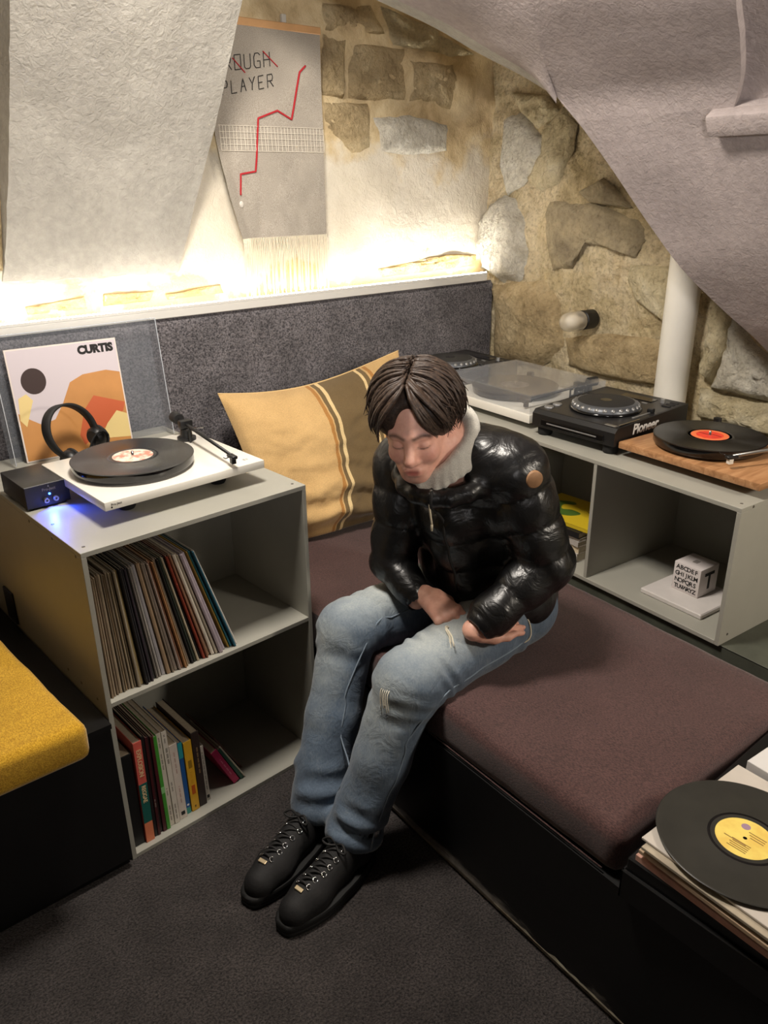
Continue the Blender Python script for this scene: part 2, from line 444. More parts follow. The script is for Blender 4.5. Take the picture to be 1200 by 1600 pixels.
for j in range(len(pr) - 1):
    for i in range(nu): f.append((j * w + i, j * w + i + 1, (j + 1) * w + i + 1, (j + 1) * w + i))
    f.append((j * w + nu, j * w + nu + 1, (j + 1) * w + nu + 1, (j + 1) * w + nu))
    f.append((j * w + nu + 2, j * w, (j + 1) * w, (j + 1) * w + nu + 2))
trim1 = mesh_obj('trim_1', v, f, M_pier, None, True)
trim1.data.set_sharp_from_angle(angle=math.radians(40))
tag(trim1, 'pale grey plastered vault springing leaning out from the back wall', kind='structure')

# the big grey vault over the right side
LOW = [(2.163, -0.72, 0.802), (1.823, -0.56, 1.126), (1.721, -0.46, 1.243), (1.644, -0.36, 1.355), (1.583, -0.27, 1.481), (1.512, -0.2, 1.604), (1.448, -0.13, 1.716), (1.393, -0.08, 1.793)]
RID = [(1.301, -0.11, 1.858), (1.23, -0.14, 1.904), (1.141, -0.18, 1.968), (1.047, -0.23, 2.044), (0.958, -0.28, 2.128)]
UPP = [(1.376, 0.02, 1.861), (1.329, 0.12, 1.921), (1.26, 0.2, 1.98), (1.146, 0.28, 2.035), (1.037, 0.36, 2.092), (0.894, 0.44, 2.156)]
CHA = [(1.469, -0.02, 1.799), (1.414, 0.07, 1.858), (1.355, 0.18, 1.919), (1.279, 0.27, 1.982), (1.142, 0.35, 2.042), (1.008, 0.42, 2.095), (0.855, 0.5, 2.162)]
prof0 = catmull(LOW + RID, 4); prof = []
for a, b in zip(prof0[:-1], prof0[1:]):
    prof.append(a)
    if a.z <= 1.735 < b.z:
        q = a.lerp(b, (1.735 - a.z) / (b.z - a.z)); prof += [q, q + Vector((-0.0006, 0, 0.0008))]
prof.append(prof0[-1])
v = []; f = []
for p in prof:
    yb = -0.555 - max(0, p.z - 1.735) * 0.52
    YT = [yb + 0.012, yb, yb - 0.0002, yb - 0.03, -0.84, -1.0, -1.2, -1.5, -1.9, -2.4, -3.2]
    yrow = [p.y + q * (yb + 0.02 - p.y) for q in (0, .06, .2, .4, .6, .8)] if p.y > yb + 0.03 else [p.y - 0.001 * q for q in range(6)]
    for k, y in enumerate(yrow + [min(t, p.y - 0.006 - 0.001 * i) for i, t in enumerate(YT)]):
        s = p.y - y
        nrm = Vector((0.78, 0, 0.62))
        niche = (p.z > 1.7354 and y < yb - 0.0001)
        d = 0.012 * fbm(p.x * 4, y * 4, p.z * 4) * min(1, s * 12) + (0.022 if niche else 0)
        v.append((p.x + nrm.x * d, y, p.z + nrm.z * d))
w = 6 + len(YT)
for j in range(len(prof) - 1):
    for i in range(w - 1): f.append((j * w + i, (j + 1) * w + i, (j + 1) * w + i + 1, j * w + i + 1))
vault = mesh_obj('ceiling_vault', v, f, M_vault, None, True)
vault.data.set_sharp_from_angle(angle=math.radians(38))
tag(vault, 'grey plastered vault curving over the right side', kind='structure')
# groin facet and its chamfered edge
up = catmull([LOW[-1]] + UPP, 4); rd = catmull([LOW[-1]] + RID + [(0.86, -0.34, 2.22)], 4)
v = []; f = []; nn = 10
for a, b in zip(up, rd):
    for i in range(nn + 1):
        t = i / nn; p = a.lerp(b, t)
        v.append((p.x, p.y, p.z - (0.012 + 0.008 * fbm(p.x * 9, p.y * 9, 4)) * math.sin(math.pi * t)))
for j in range(len(up) - 1):
    for i in range(nn): f.append((j * (nn + 1) + i, (j + 1) * (nn + 1) + i, (j + 1) * (nn + 1) + i + 1, j * (nn + 1) + i + 1))
groin = mesh_obj('groin', v, f, M_vault, vault, True)
ch = catmull(CHA, 4); v = []; f = []
for a, b in zip(up, ch): v += [tuple(a), tuple(b), (b.x + 0.02, b.y + 0.06, b.z + 0.25)]
for j in range(len(up) - 1):
    f.append((j * 3, j * 3 + 1, j * 3 + 4, j * 3 + 3)); f.append((j * 3 + 1, j * 3 + 2, j * 3 + 5, j * 3 + 4))
mesh_obj('arris', v, f, M_pier, vault, True)
# back of the lower vault edge, giving the edge its thickness
v = []; f = []
lo = catmull(LOW, 4)
for p in lo: v += [tuple(p), (p.x + 0.10, p.y + 0.0, p.z + 0.10), (p.x + 0.3, p.y - 0.25, p.z + 0.3)]
for j in range(len(lo) - 1):
    f.append((j * 3, j * 3 + 3, j * 3 + 4, j * 3 + 1)); f.append((j * 3 + 1, j * 3 + 4, j * 3 + 5, j * 3 + 2))
mesh_obj('edge_return', v, f, M_vault, vault, True)
# plaster ledge under the niche
Ml = frame((1.448, -0.50, 1.712), (0, -1, 0), (-0.53, 0, 0.85))
MB().bbox(0, 1.2, -0.026, 0.026, -0.02, 0.028, 0.006, 2, Ml).build('ledge', M_vault, vault, angle=40)

# white pipe running up the right wall
q = WP + WT * 0.985 + WN * 0.062
pipe = thing('heating_pipe', 'fat white painted vertical pipe in front of the stone wall', 'pipe', (q.x, q.y, 0.4655))
M_pipe = mat('white_gloss_paint', (232, 228, 218), 0.35, var=0.05, vscale=4, bump=0.15, bscale=20)
MB().lathe([(0, 0), (0.054, 0), (0.054, 1.42), (0, 1.42)], 40).build('pipe_body', M_pipe, pipe, angle=50)
MB().lathe([(0.054, 0.03), (0.062, 0.03), (0.064, 0.04), (0.062, 0.05), (0.054, 0.05)], 40).build('collar', M_pipe, pipe, angle=50)

# carpet covered back panel behind the bench, with light channel on top
pn = thing('carpeted_back_panel', 'dark grey carpet covered panel along the back wall', 'wall panel', (0.9, 0.82, 0))
def panel_front(u, w):
    x = -1.5 + 3.64 * u; z = 0.20 + 0.998 * w
    r = 0.014
    e = 0
    if w > 0.985: e = r * (1 - math.sqrt(max(0, 1 - ((w - 0.985) / 0.015) ** 2)))
    return (x - 0.9, 0.794 - 0.82 + e + 0.0025 * fbm(x * 8, z * 8, 6), z)
o = grid_obj('carpet_face', 160, 60, panel_front, M_panel, pn)
MB().box(-2.4, 1.238, -0.018, 0.03, 0.2, 1.196).build('backing_board', M_panel, pn)

led = thing('led_light_channel', 'white aluminium channel with glowing led strip above the carpet panel', 'light strip', (0.9, 0.81, 1.198))
M_alu = mat('white_aluminium', (214, 212, 206), 0.35, 0.0, spec=0.6)
MB().bbox(-2.4, 1.20, -0.022, 0.020, 0.0, 0.026, 0.002, 1).box(-2.4, 1.20, -0.022, -0.019, 0.026, 0.034).build('channel', M_alu, led)
MB().box(-2.4, 1.19, -0.018, -0.004, 0.026, 0.0335).build('diffuser', emit('led_diffuser', (255, 246, 228), 14.0), led)
dots = MB()
x = -1.3
while x < 1.19:
    dots.box(x, x + 0.005, -0.0215, -0.0185, 0.0335, 0.0375); x += 0.0105
o = dots.build('led_chips', emit('led_chip', (255, 250, 240), 40.0), led); o['kind'] = 'stuff'
# the strip's own light washing the wall
for (xc, ln, pw) in ((-0.35, 1.7, 1.5), (1.0, 1.0, 0.72), (1.80, 0.58, 1.4)):
    l = bpy.data.lights.new('led_light', 'AREA'); l.shape = 'RECTANGLE'; l.size = ln; l.size_y = 0.014; l.energy = pw; l.color = (1.0, 0.97, 0.91)
    o = bpy.data.objects.new('led_light', l); COL.objects.link(o)
    o.location = (xc, 0.800, 1.240); o.rotation_euler = (math.pi - 0.10, 0, 0)
# ================================================================== furniture
M_shelf = mat('grey_shelf_board', (160, 158, 148), 0.42, var=0.05, vscale=5, bump=0.06, bscale=160, spec=0.45)
M_dark_in = M_shelf
M_screw = mat('screw_steel', (120, 116, 110), 0.4, 0.8)
M_black = mat('black_lacquer', (14, 14, 15), 0.38, var=0.2, vscale=6)
screw_me = None
def screw(parent, x, y, z, axis='z'):
    global screw_me
    if screw_me is None:
        b = MB().lathe([(0, 0.0008), (0.0035, 0.0008), (0.004, 0)], 10).box(-0.003, 0.003, -0.0005, 0.0005, 0.0006, 0.0011)
        o = b.build('screw', M_screw, parent); screw_me = o.data
    else:
        o = link(bpy.data.objects.new('screw', screw_me), parent)
    o.location = (x, y, z)
    if axis == 'x': o.rotation_euler = (0, -math.pi / 2, 0)
    if axis == 'y': o.rotation_euler = (math.pi / 2, 0, 0)
    return o
T = 0.012
# tall unit holding the records
sh = thing('record_shelf', 'grey two cubby shelf unit holding records and books', 'shelf', M=ML)
W_, D_ = 0.601, 0.762
MB().bbox(0, T, 0, D_, 0, TOPZ - T, 0.0008, 1).build('side_panel', M_shelf, sh)
MB().bbox(W_ - T, W_, 0, D_, 0, TOPZ - T, 0.0008, 1).build('side_panel', M_shelf, sh)
MB().bbox(0, W_, 0, D_, TOPZ - T, TOPZ, 0.0008, 1).build('top_board', M_shelf, sh)
MB().bbox(T, W_ - T, 0.001, 0.37, 0.4606, 0.4726, 0.0008, 1).build('shelf_board', M_shelf, sh)
MB().bbox(T, W_ - T, 0.001, 0.37, 0, T, 0.0008, 1).build('bottom_board', M_shelf, sh)
MB().box(T, W_ - T, 0.37, 0.38, 0, TOPZ - T).build('back_panel', M_shelf, sh)
for (x, y) in ((0.02, 0.03), (0.02, 0.2), (0.02, 0.36), (0.58, 0.03), (0.58, 0.2)): screw(sh, x, y, TOPZ)
for (y, z) in ((0.03, 0.845), (0.16, 0.845), (0.30, 0.845), (0.05, 0.466), (0.14, 0.466), (0.22, 0.466)): screw(sh, 0, y, z, 'x')
MB().bbox(-0.006, 0.0, 0.565, 0.635, 0.447, 0.545, 0.002, 1).build('cable_plate', M_black, sh)

# long low unit along the right wall
ls = thing('long_shelf', 'long low grey open shelf carrying the record decks', 'shelf', M=MR)
ZT, ZB, LD, LY = 0.851, 0.4655, 0.555, 1.572
MB().bbox(0, LD, 0, LY, ZT - T, ZT, 0.0008, 1).build('top_board', M_shelf, ls)
MB().bbox(0, LD, T, LY - T, ZB, ZB + T, 0.0008, 1).build('bottom_board', M_shelf, ls)
for y in (0, LY - T): MB().bbox(0, LD, y, y + T, ZB, ZT - T, 0.0008, 1).build('side_panel', M_shelf, ls)
for y in (0.453, 0.95): MB().bbox(0.001, 0.42, y - T / 2, y + T / 2, ZB + T, ZT - T, 0.0008, 1).build('divider', M_shelf, ls)
MB().box(0.42, 0.43, T, LY - T, ZB + T, ZT - T).build('back_panel', M_shelf, ls)
for (x, y) in ((0.03, 0.02), (0.3, 0.02)): screw(ls, x, y, ZT)
for (x, z) in ((0.035, 0.49), (0.28, 0.49), (0.05, 0.845), (0.3, 0.845)): screw(ls, x, 0, z, 'y')

# platform under the long shelf and beyond its end
M_plat = mat('grey_green_platform', (74, 76, 66), 0.6, var=0.3, vscale=9, bump=0.1, bscale=40)
pf = thing('raised_platform', 'dark grey green platform carrying the long shelf', 'platform', M=MR)
MB().bbox(0.012, 0.645, -1.6, 1.572, 0.0, 0.463, 0.003, 1).build('platform_body', M_plat, pf)
MB().bbox(0.010, 0.646, -1.6, 1.572, 0.4632, 0.4652, 0.0006, 1).build('platform_top', M_plat, pf)

# bench: black base and maroon cushion
def scuffed_black():
    m, nt, p = new_mat('scuffed_black_base')
    tc = texco(nt); sep = nt.nodes.new('ShaderNodeSeparateXYZ'); nt.links.new(tc, sep.inputs[0])
    mp = nt.nodes.new('ShaderNodeMapping'); mp.inputs['Scale'].default_value = (1, 0.35, 1.6); nt.links.new(tc, mp.inputs[0])
    n = noise_tex(nt, 5, 6, 0.65, mp.outputs[0], 0.9)
    a = nt.nodes.new('ShaderNodeMath'); a.operation = 'MULTIPLY_ADD'; a.inputs[1].default_value = -3.2
    nt.links.new(sep.outputs['Z'], a.inputs[0]); nt.links.new(n, a.inputs[2])
    c = ramp(nt, a.outputs[0], [(0.16, s2l((11, 11, 12))), (0.30, s2l((24, 23, 22))), (0.40, s2l((140, 134, 126))), (0.52, s2l((190, 182, 168)))])
    n2 = noise_tex(nt, 60, 4, 0.7, tc)
    nt.links.new(mix(nt, c, ramp(nt, n2, [(0.3, (0.6, 0.6, 0.6, 1)), (0.7, (1.1, 1.1, 1.1, 1))]), 1.0, 'MULTIPLY'), p.inputs['Base Color'])
    p.inputs['Roughness'].default_value = 0.5
    return m
M_base = scuffed_black()
M_wear = mat('worn_bare_edge', (226, 210, 186), 0.8, var=0.5, vscale=30)
bb = thing('built_in_bench', 'scuffed black bench base under the maroon cushion', 'bench', (0.63, 0, 0))
MB().prism([(-0.120, -1.9), (0.565, -1.95), (0.80, 0.70), (0.04, 0.78)], 0.022, 0.346).build('base_body', M_base, bb)
MB().prism([(-0.114, -1.9), (0.56, -1.95), (0.79, 0.70), (0.05, 0.78)], 0, 0.022).build('plinth', M_base, bb)
wv = []                                     # ragged strip where the paint has worn off the lower arris
for k in range(60):
    y = -1.12 + 0.42 * k / 59; x = -0.120 + 0.0597 * (y + 1.9) - 0.0006
    h = 0.003 + 0.012 * max(0, 0.35 + fbm(y * 16, 2, 5)) * math.sin(math.pi * k / 59)
    wv += [(x - 0.0008, y, 0.0225), (x - 0.0008, y, 0.0225 + h)]
mesh_obj('worn_edge', wv, [(2 * k, 2 * k + 2, 2 * k + 3, 2 * k + 1) for k in range(59)], M_wear, bb)
MB().prism([(-0.115, -1.9), (0.56, -1.95), (0.64, -1.04), (-0.06, -1.015)], 0.347, 0.352).build('top_board', M_black, bb)

def fabric(name, a, b, scale=900, bump=0.4, sheen=0.3, rough=0.85):
    m, nt, p = new_mat(name)
    tc = texco(nt)
    mp = nt.nodes.new('ShaderNodeMapping'); mp.inputs['Scale'].default_value = (1, 0.45, 1); nt.links.new(tc, mp.inputs[0])
    f = noise_tex(nt, scale, 2, 0.6, mp.outputs[0]); g = noise_tex(nt, 7, 3, 0.5, tc)
    c = ramp(nt, f, [(0.35, s2l(a)), (0.65, s2l(b))])
    nt.links.new(mix(nt, c, ramp(nt, g, [(0.3, (0.88, 0.88, 0.88, 1)), (0.7, (1.08, 1.08, 1.08, 1))]), 1.0, 'MULTIPLY'), p.inputs['Base Color'])
    p.inputs['Roughness'].default_value = rough; p.inputs['Sheen Weight'].default_value = sheen; p.inputs['Specular IOR Level'].default_value = 0.25
    add_bump(nt, p, f, bump, 0.0015)
    return m
M_maroon = fabric('maroon_wool', (54, 35, 34), (88, 61, 58), 420)
M_yellow = fabric('mustard_wool', (170, 124, 16), (216, 170, 48), 420)
def cushion_mesh(poly, z0, z1, r, m, name, parent, crown=0.006, step=0.035, zoff=0):
    """upholstered slab: outline polygon, rounded rims, slightly crowned top"""
    bm = bmesh.new()
    n = len(poly)
    vb = [bm.verts.new((x, y, z0)) for x, y in poly]; vt = [bm.verts.new((x, y, z1)) for x, y in poly]
    bm.faces.new(vb[::-1]); bm.faces.new(vt)
    for k in range(n): bm.faces.new((vb[k], vb[(k + 1) % n], vt[(k + 1) % n], vt[k]))
    bmesh.ops.bevel(bm, geom=list(bm.edges), offset=r, segments=5, profile=0.5, affect='EDGES')
    for ax in (0, 1):
        lo = min(v.co[ax] for v in bm.verts); hi = max(v.co[ax] for v in bm.verts)
        t = lo + step
        while t < hi - step / 2:
            no = Vector((1, 0, 0)) if ax == 0 else Vector((0, 1, 0))
            bmesh.ops.bisect_plane(bm, geom=list(bm.verts) + list(bm.edges) + list(bm.faces), plane_co=no * t, plane_no=no)
            t += step
    cx = sum(p[0] for p in poly) / n; cy = sum(p[1] for p in poly) / n
    for v in bm.verts:
        if v.co.z > (z0 + z1) / 2: v.co.z += crown * fbm(v.co.x * 3, v.co.y * 3, 1)
        v.co.x += 0.003 * fbm(v.co.y * 6, v.co.z * 6, 3)
    me = bpy.data.meshes.new(name); bm.to_mesh(me); bm.free()
    me.materials.append(m); me.polygons.foreach_set('use_smooth', [True] * len(me.polygons)); me.set_sharp_from_angle(angle=math.radians(50))
    return link(bpy.data.objects.new(name, me), parent)
bc = thing('bench_cushion', 'wide maroon brown fabric bench cushion the person sits on', 'cushion', (0.63, 0, 0.348))
cushion_mesh([(-0.064, -1.005), (0.648, -1.03), (0.806, 0.775), (-0.015, 0.785), (0.0, 0.05)], 0.0, 0.107, 0.032, M_maroon, 'cushion_body', bc)
seam = catmull([(-0.062, -0.97, 0.010), (-0.034, -0.5, 0.010), (-0.006, 0.0, 0.010)], 12)
MB().tube(seam, 0.0016, 6).build('piping', M_maroon, bc, True)

yb = thing('box_bench', 'plain black box bench beside the record shelf', 'bench', (-0.8, 0.4, 0))
MB().prism([(-0.9, -0.42), (0.794, -0.42), (0.764, 0.38), (-0.9, 0.38)], 0.03, 0.425).build('base_body', M_black, yb)
MB().prism([(-0.9, -0.40), (0.792, -0.40), (0.764, 0.38), (-0.9, 0.38)], 0, 0.03).build('plinth', M_black, yb)
MB().prism([(-0.9, -0.425), (0.796, -0.425), (0.766, 0.38), (-0.9, 0.38)], 0.4252, 0.438).build('top_board', M_black, yb)
yc = thing('yellow_seat_cushion', 'mustard yellow wool seat cushion on the black box bench', 'cushion', (-0.8, 0.4, 0.438))
cushion_mesh([(-0.7, -0.52), (0.720, -0.515), (0.665, 0.36), (-0.7, 0.36)], 0, 0.09, 0.022, M_yellow, 'cushion_body', yc, 0.008)

# striped pillow against the carpet panel
def pillow():
    m, nt, p = new_mat('striped_linen')
    at = nt.nodes.new('ShaderNodeAttribute'); at.attribute_name = 'stripe'
    tan, och, brn, crm = s2l((206, 170, 116)), s2l((176, 124, 62)), s2l((112, 92, 60)), s2l((226, 200, 150))
    seq = [(0, tan), (0.405, och), (0.425, tan), (0.432, brn), (0.455, crm), (0.475, brn), (0.68, crm), (0.697, brn), (0.722, tan), (0.732, och), (0.752, tan)]
    r = nt.nodes.new('ShaderNodeValToRGB'); r.color_ramp.interpolation = 'CONSTANT'
    el = r.color_ramp.elements
    while len(el) < len(seq): el.new(0.5)
    for e, (q, c) in zip(el, seq): e.position = q; e.color = c
    nt.links.new(at.outputs['Fac'], r.inputs['Fac'])
    tc = texco(nt); f = noise_tex(nt, 420, 2, 0.6, tc); g = noise_tex(nt, 9, 4, 0.6, tc)
    c = mix(nt, r.outputs['Color'], ramp(nt, f, [(0.3, (0.78, 0.78, 0.76, 1)), (0.7, (1.12, 1.12, 1.1, 1))]), 1.0, 'MULTIPLY')
    c = mix(nt, c, ramp(nt, g, [(0.3, (0.9, 0.88, 0.84, 1)), (0.7, (1.05, 1.05, 1.05, 1))]), 1.0, 'MULTIPLY')
    nt.links.new(c, p.inputs['Base Color']); p.inputs['Roughness'].default_value = 0.9; p.inputs['Sheen Weight'].default_value = 0.2
    add_bump(nt, p, f, 0.4, 0.0015)
    root = thing('striped_pillow', 'large tan linen pillow with brown stripes leaning on the carpet panel', 'pillow', (1.15, 0.6, 0.455))
    TL, TR, BL, BR = Vector((0.735, 0.700, 0.955)), Vector((1.500, 0.680, 0.996)), Vector((0.76, 0.50, 0.462)), Vector((1.385, 0.450, 0.462))
    nu, nv = 72, 56
    v = []; st = []
    def surf(u, w, side):
        top = TL.lerp(TR, u); bot = BL.lerp(BR, u)
        top = top + Vector((0, 0, -0.055 * math.sin(math.pi * u) ** 1.0 * (1 - 0.35 * u)))
        q = bot.lerp(top, w)
        q.y = bot.y + (top.y - bot.y) * (w ** 1.35)
        q.x += (-0.03 + 0.06 * u) * -math.sin(math.pi * w) * 0.5
        e = (max(0.0, 1 - abs(2 * u - 1) ** 3.0) * max(0.0, 1 - abs(2 * w - 1) ** 3.2)) ** 0.5
        th = 0.105 * e
        d = th * (1.0 if side > 0 else -0.40)
        # folds slumping towards the bottom
        fold = 0.0
        if side > 0:
            fold += 0.021 * e * math.sin(30 * (w ** 0.8) + 3.0 * u + 2.6 * fbm(u * 2, w * 2, 5)) * max(0, 0.66 - w) * 1.6
            fold += 0.016 * e * fbm(u * 3.5, w * 4.5, 8) + 0.006 * e * fbm(u * 9, w * 9, 3)
        return Vector((q.x, q.y - d - fold, q.z + 0.35 * d * (1 - w) * 0.25))
    for side in (1, -1):
        for j in range(nv + 1):
            for i in range(nu + 1):
                u, w = i / nu, j / nv
                v.append(surf(u, w, side) - Vector((1.15, 0.6, 0.455)))
                # the woven stripes wander with the cloth
                st.append(min(0.999, max(0, u + 0.055 * (1 - w) * (1 - 1.0 * w) + 0.012 * fbm(3, w * 3, 2) - 0.03 * w)))
    n1 = (nu + 1) * (nv + 1); f_ = []
    for s in (0, 1):
        for j in range(nv):
            for i in range(nu):
                a = s * n1 + j * (nu + 1) + i
                q = (a, a + 1, a + nu + 2, a + nu + 1)
                f_.append(q if s == 0 else q[::-1])
    o = mesh_obj('pillow_case', v, f_, m, root, True)
    a = o.data.attributes.new('stripe', 'FLOAT', 'POINT'); a.data.foreach_set('value', st)
    rim = []
    for k in range(nu + 1): rim.append(surf(k / nu, 1, 1) - Vector((1.15, 0.6, 0.455)))
    MB().tube(rim, 0.003, 6).build('seam', mat('linen_seam', (214, 182, 130), 0.9), root, True)
pillow()
# ================================================================== things on the shelves and walls
M_white = mat('white_satin', (226, 222, 212), 0.28, spec=0.5)
M_blk = mat('black_plastic', (18, 18, 19), 0.45, var=0.15, vscale=30, bump=0.05, bscale=300)
M_blk_gloss = mat('black_gloss', (12, 12, 13), 0.12, spec=0.6)
M_blk_matte = mat('black_matte', (26, 25, 25), 0.7, var=0.2, vscale=60)
M_chrome = mat('chrome', (200, 200, 200), 0.15, 1.0)
M_alu2 = mat('brushed_steel', (165, 163, 158), 0.35, 0.9)
M_silver = mat('silver_plastic', (150, 150, 150), 0.35, 0.6)
M_letter_w = mat('white_lettering', (228, 228, 226), 0.5)
M_letter_b = mat('black_lettering', (20, 18, 18), 0.6)
M_ink_grey = mat('grey_print', (120, 112, 104), 0.8)
M_rubber = mat('rubber', (16, 16, 16), 0.85)

def vinyl_mat():
    m, nt, p = new_mat('vinyl_grooves')
    p.inputs['Base Color'].default_value = s2l((11, 11, 11)); p.inputs['Roughness'].default_value = 0.24; p.inputs['Specular IOR Level'].default_value = 0.8
    p.inputs['Anisotropic'].default_value = 0.92
    tc = texco(nt)
    w = nt.nodes.new('ShaderNodeTexWave'); w.wave_type = 'RINGS'; w.rings_direction = 'Z'; w.inputs['Scale'].default_value = 190; w.inputs['Distortion'].default_value = 0.0
    nt.links.new(tc, w.inputs['Vector'])
    add_bump(nt, p, w.outputs['Fac'], 0.05, 0.0005)
    tg = nt.nodes.new('ShaderNodeTangent'); tg.direction_type = 'RADIAL'; tg.axis = 'Z'
    nt.links.new(tg.outputs[0], p.inputs['Tangent'])
    return m
M_vinyl = vinyl_mat()
def label_mat(name, a, b, scale=60):
    m, nt, p = new_mat(name); tc = texco(nt)
    c = ramp(nt, noise_tex(nt, scale, 3, 0.6, tc), [(0.42, s2l(a)), (0.6, s2l(b))])
    nt.links.new(c, p.inputs['Base Color']); p.inputs['Roughness'].default_value = 0.6
    return m
def record(M, label, group, lab_m, extra=None, vm=None):
    M_vinyl = vm or globals()['M_vinyl']
    r = thing('vinyl_record', label, 'record', M=M, group=group)
    MB().lathe([(0.0035, 0), (0.1505, 0), (0.151, 0.0011), (0.1495, 0.0021), (0.147, 0.0018), (0.062, 0.0018), (0.060, 0.0021), (0.051, 0.0021), (0.0505, 0.0019), (0.0035, 0.0019)], 96).build('disc', M_vinyl, r, angle=30)
    MB().lathe([(0.0036, 0.0020), (0.050, 0.0020), (0.0502, 0.0017)], 48).build('paper_label', lab_m, r)
    MB().lathe([(0.058, 0.0021), (0.0605, 0.00225), (0.063, 0.0020)], 64).build('run_out_ring', M_blk_gloss, r, True)
    MB().lathe([(0.1455, 0.0018), (0.148, 0.0023), (0.1503, 0.0015)], 96).build('rim_bead', M_vinyl, r, True)
    if extra: extra(r)
    return r

# ---- turntables
def turntable(M, label, w, d, ft, plinth_z, th, m_pl, rec_local, platter_m, platter_h, arm, detail=True):
    """local origin at the plinth's near-left corner on the shelf; w along x, d along y"""
    t = thing('turntable', label, 'turntable', M=M, group='turntables')
    MB().bbox(0, w, 0, d, plinth_z - th, plinth_z, 0.0025, 2).build('plinth', m_pl, t, angle=40)
    for (x, y) in ((0.09, 0.09), (w - 0.09, 0.09), (0.09, d - 0.06), (w - 0.09, d - 0.06)):
        MB().lathe([(0, 0), (0.018, 0), (0.022, 0.006), (0.02, plinth_z - th), (0, plinth_z - th)], 20, None, x, y).build('foot', M_rubber, t, angle=40)
    px, py = rec_local
    z0 = plinth_z
    MB().lathe([(0, z0), (0.06, z0), (0.06, z0 + 0.006), (0.138, z0 + 0.006), (0.147, z0 + 0.008), (0.1495, z0 + 0.012), (0.1495, z0 + platter_h - 0.001), (0.148, z0 + platter_h), (0, z0 + platter_h)], 72, None, px, py).build('platter', platter_m, t, angle=35)
    MB().lathe([(0, z0), (0.0035, z0), (0.0035, z0 + platter_h + 0.012), (0.002, z0 + platter_h + 0.014), (0, z0 + platter_h + 0.014)], 12, None, px, py).build('spindle', M_chrome, t, True)
    # tonearm: base, column, tube, counterweight, headshell with finger lift
    bx, by, hx, hy, ha = arm
    A = Vector((bx, by, z0 + 0.045)); H = Vector((hx, hy, z0 + ha)); dr = (H - A).normalized(); back = A - dr * 0.045
    ta = MB().lathe([(0, z0), (0.026, z0), (0.026, z0 + 0.008), (0.017, z0 + 0.010), (0.015, z0 + 0.032), (0, z0 + 0.032)], 24, None, bx, by).build('tonearm_base', M_blk, t, angle=40)
    ar = MB().tube([back, A, H], [0.0045, 0.005, 0.0042], 10).build('tonearm', M_blk if m_pl is not M_wood else M_alu2, t, True)
    side = dr.cross(Vector((0, 0, 1))).normalized()
    Mc = frame(A - dr * 0.062, side, Vector((0, 0, 1)))
    MB().lathe([(0, -0.02), (0.0145, -0.02), (0.016, -0.018), (0.016, 0.016), (0.0145, 0.018), (0, 0.018)], 24, Mc).build('counterweight', M_blk_matte, ar, angle=40)
    Mb = frame(A, side, Vector((0, 0, 1)))
    MB().bbox(-0.018, 0.018, -0.011, 0.011, -0.012, 0.012, 0.003, 2, Mb).build('bearing_block', M_blk, ar, angle=40)
    Mh = frame(H, side, Vector((0, 0, 1)))          # local z looks back along the arm (-dr) or forward
    sgn = 1 if (Mh.to_3x3() @ Vector((0, 0, 1))).dot(dr) > 0 else -1
    hs = MB().bbox(-0.008, 0.008, -0.006, 0.002, -0.012 * sgn if sgn > 0 else -0.02, 0.02 if sgn > 0 else 0.012, 0.0015, 1, Mh)
    hs.build('headshell', M_blk, ar, angle=40)
    MB().bbox(-0.006, 0.006, -0.02, -0.006, min(0, 0.014 * sgn), max(0, 0.014 * sgn), 0.001, 1, Mh).build('cartridge', M_blk if m_pl is not M_wood else M_white, ar)
    lift = [H + dr * 0.012 + side * 0.006, H + dr * 0.016 + side * 0.014 + Vector((0, 0, 0.003)), H + dr * 0.018 + side * 0.024 + Vector((0, 0, 0.002)), H + dr * 0.018 + side * 0.030 + Vector((0, 0, 0.006))]
    MB().tube(catmull(lift, 4), 0.0012, 6).build('finger_lift', M_blk_gloss, ar, True)
    # arm rest with clip and cueing lever
    ax, ay = bx - 0.004 + 0.035 * dr.x, by + 0.035 * dr.y
    MB().tube([(ax + side.x * 0.0, ay + side.y * 0.0, z0), (ax, ay, z0 + 0.036)], 0.003, 8).bbox(ax - 0.008, ax + 0.008, ay - 0.004, ay + 0.004, z0 + 0.034, z0 + 0.04, 0.001, 1).build('arm_rest', M_blk, t)
    MB().tube([(bx + 0.02, by, z0 + 0.03), (bx + 0.03, by - 0.02, z0 + 0.032), (bx + 0.032, by - 0.04, z0 + 0.036)], 0.0014, 6).build('cue_lever', M_chrome, t, True)
    return t

def wood_mat():
    m, nt, p = new_mat('walnut_plinth'); tc = texco(nt)
    mp = nt.nodes.new('ShaderNodeMapping'); mp.inputs['Scale'].default_value = (26, 2.2, 26); nt.links.new(tc, mp.inputs[0])
    f = noise_tex(nt, 2.2, 6, 0.62, mp.outputs[0], 0.9)
    nt.links.new(ramp(nt, f, [(0.28, s2l((134, 92, 58))), (0.5, s2l((172, 126, 86))), (0.72, s2l((196, 152, 110)))]), p.inputs['Base Color'])
    p.inputs['Roughness'].default_value = 0.38
    add_bump(nt, p, f, 0.08, 0.001)
    return m
M_wood = wood_mat()
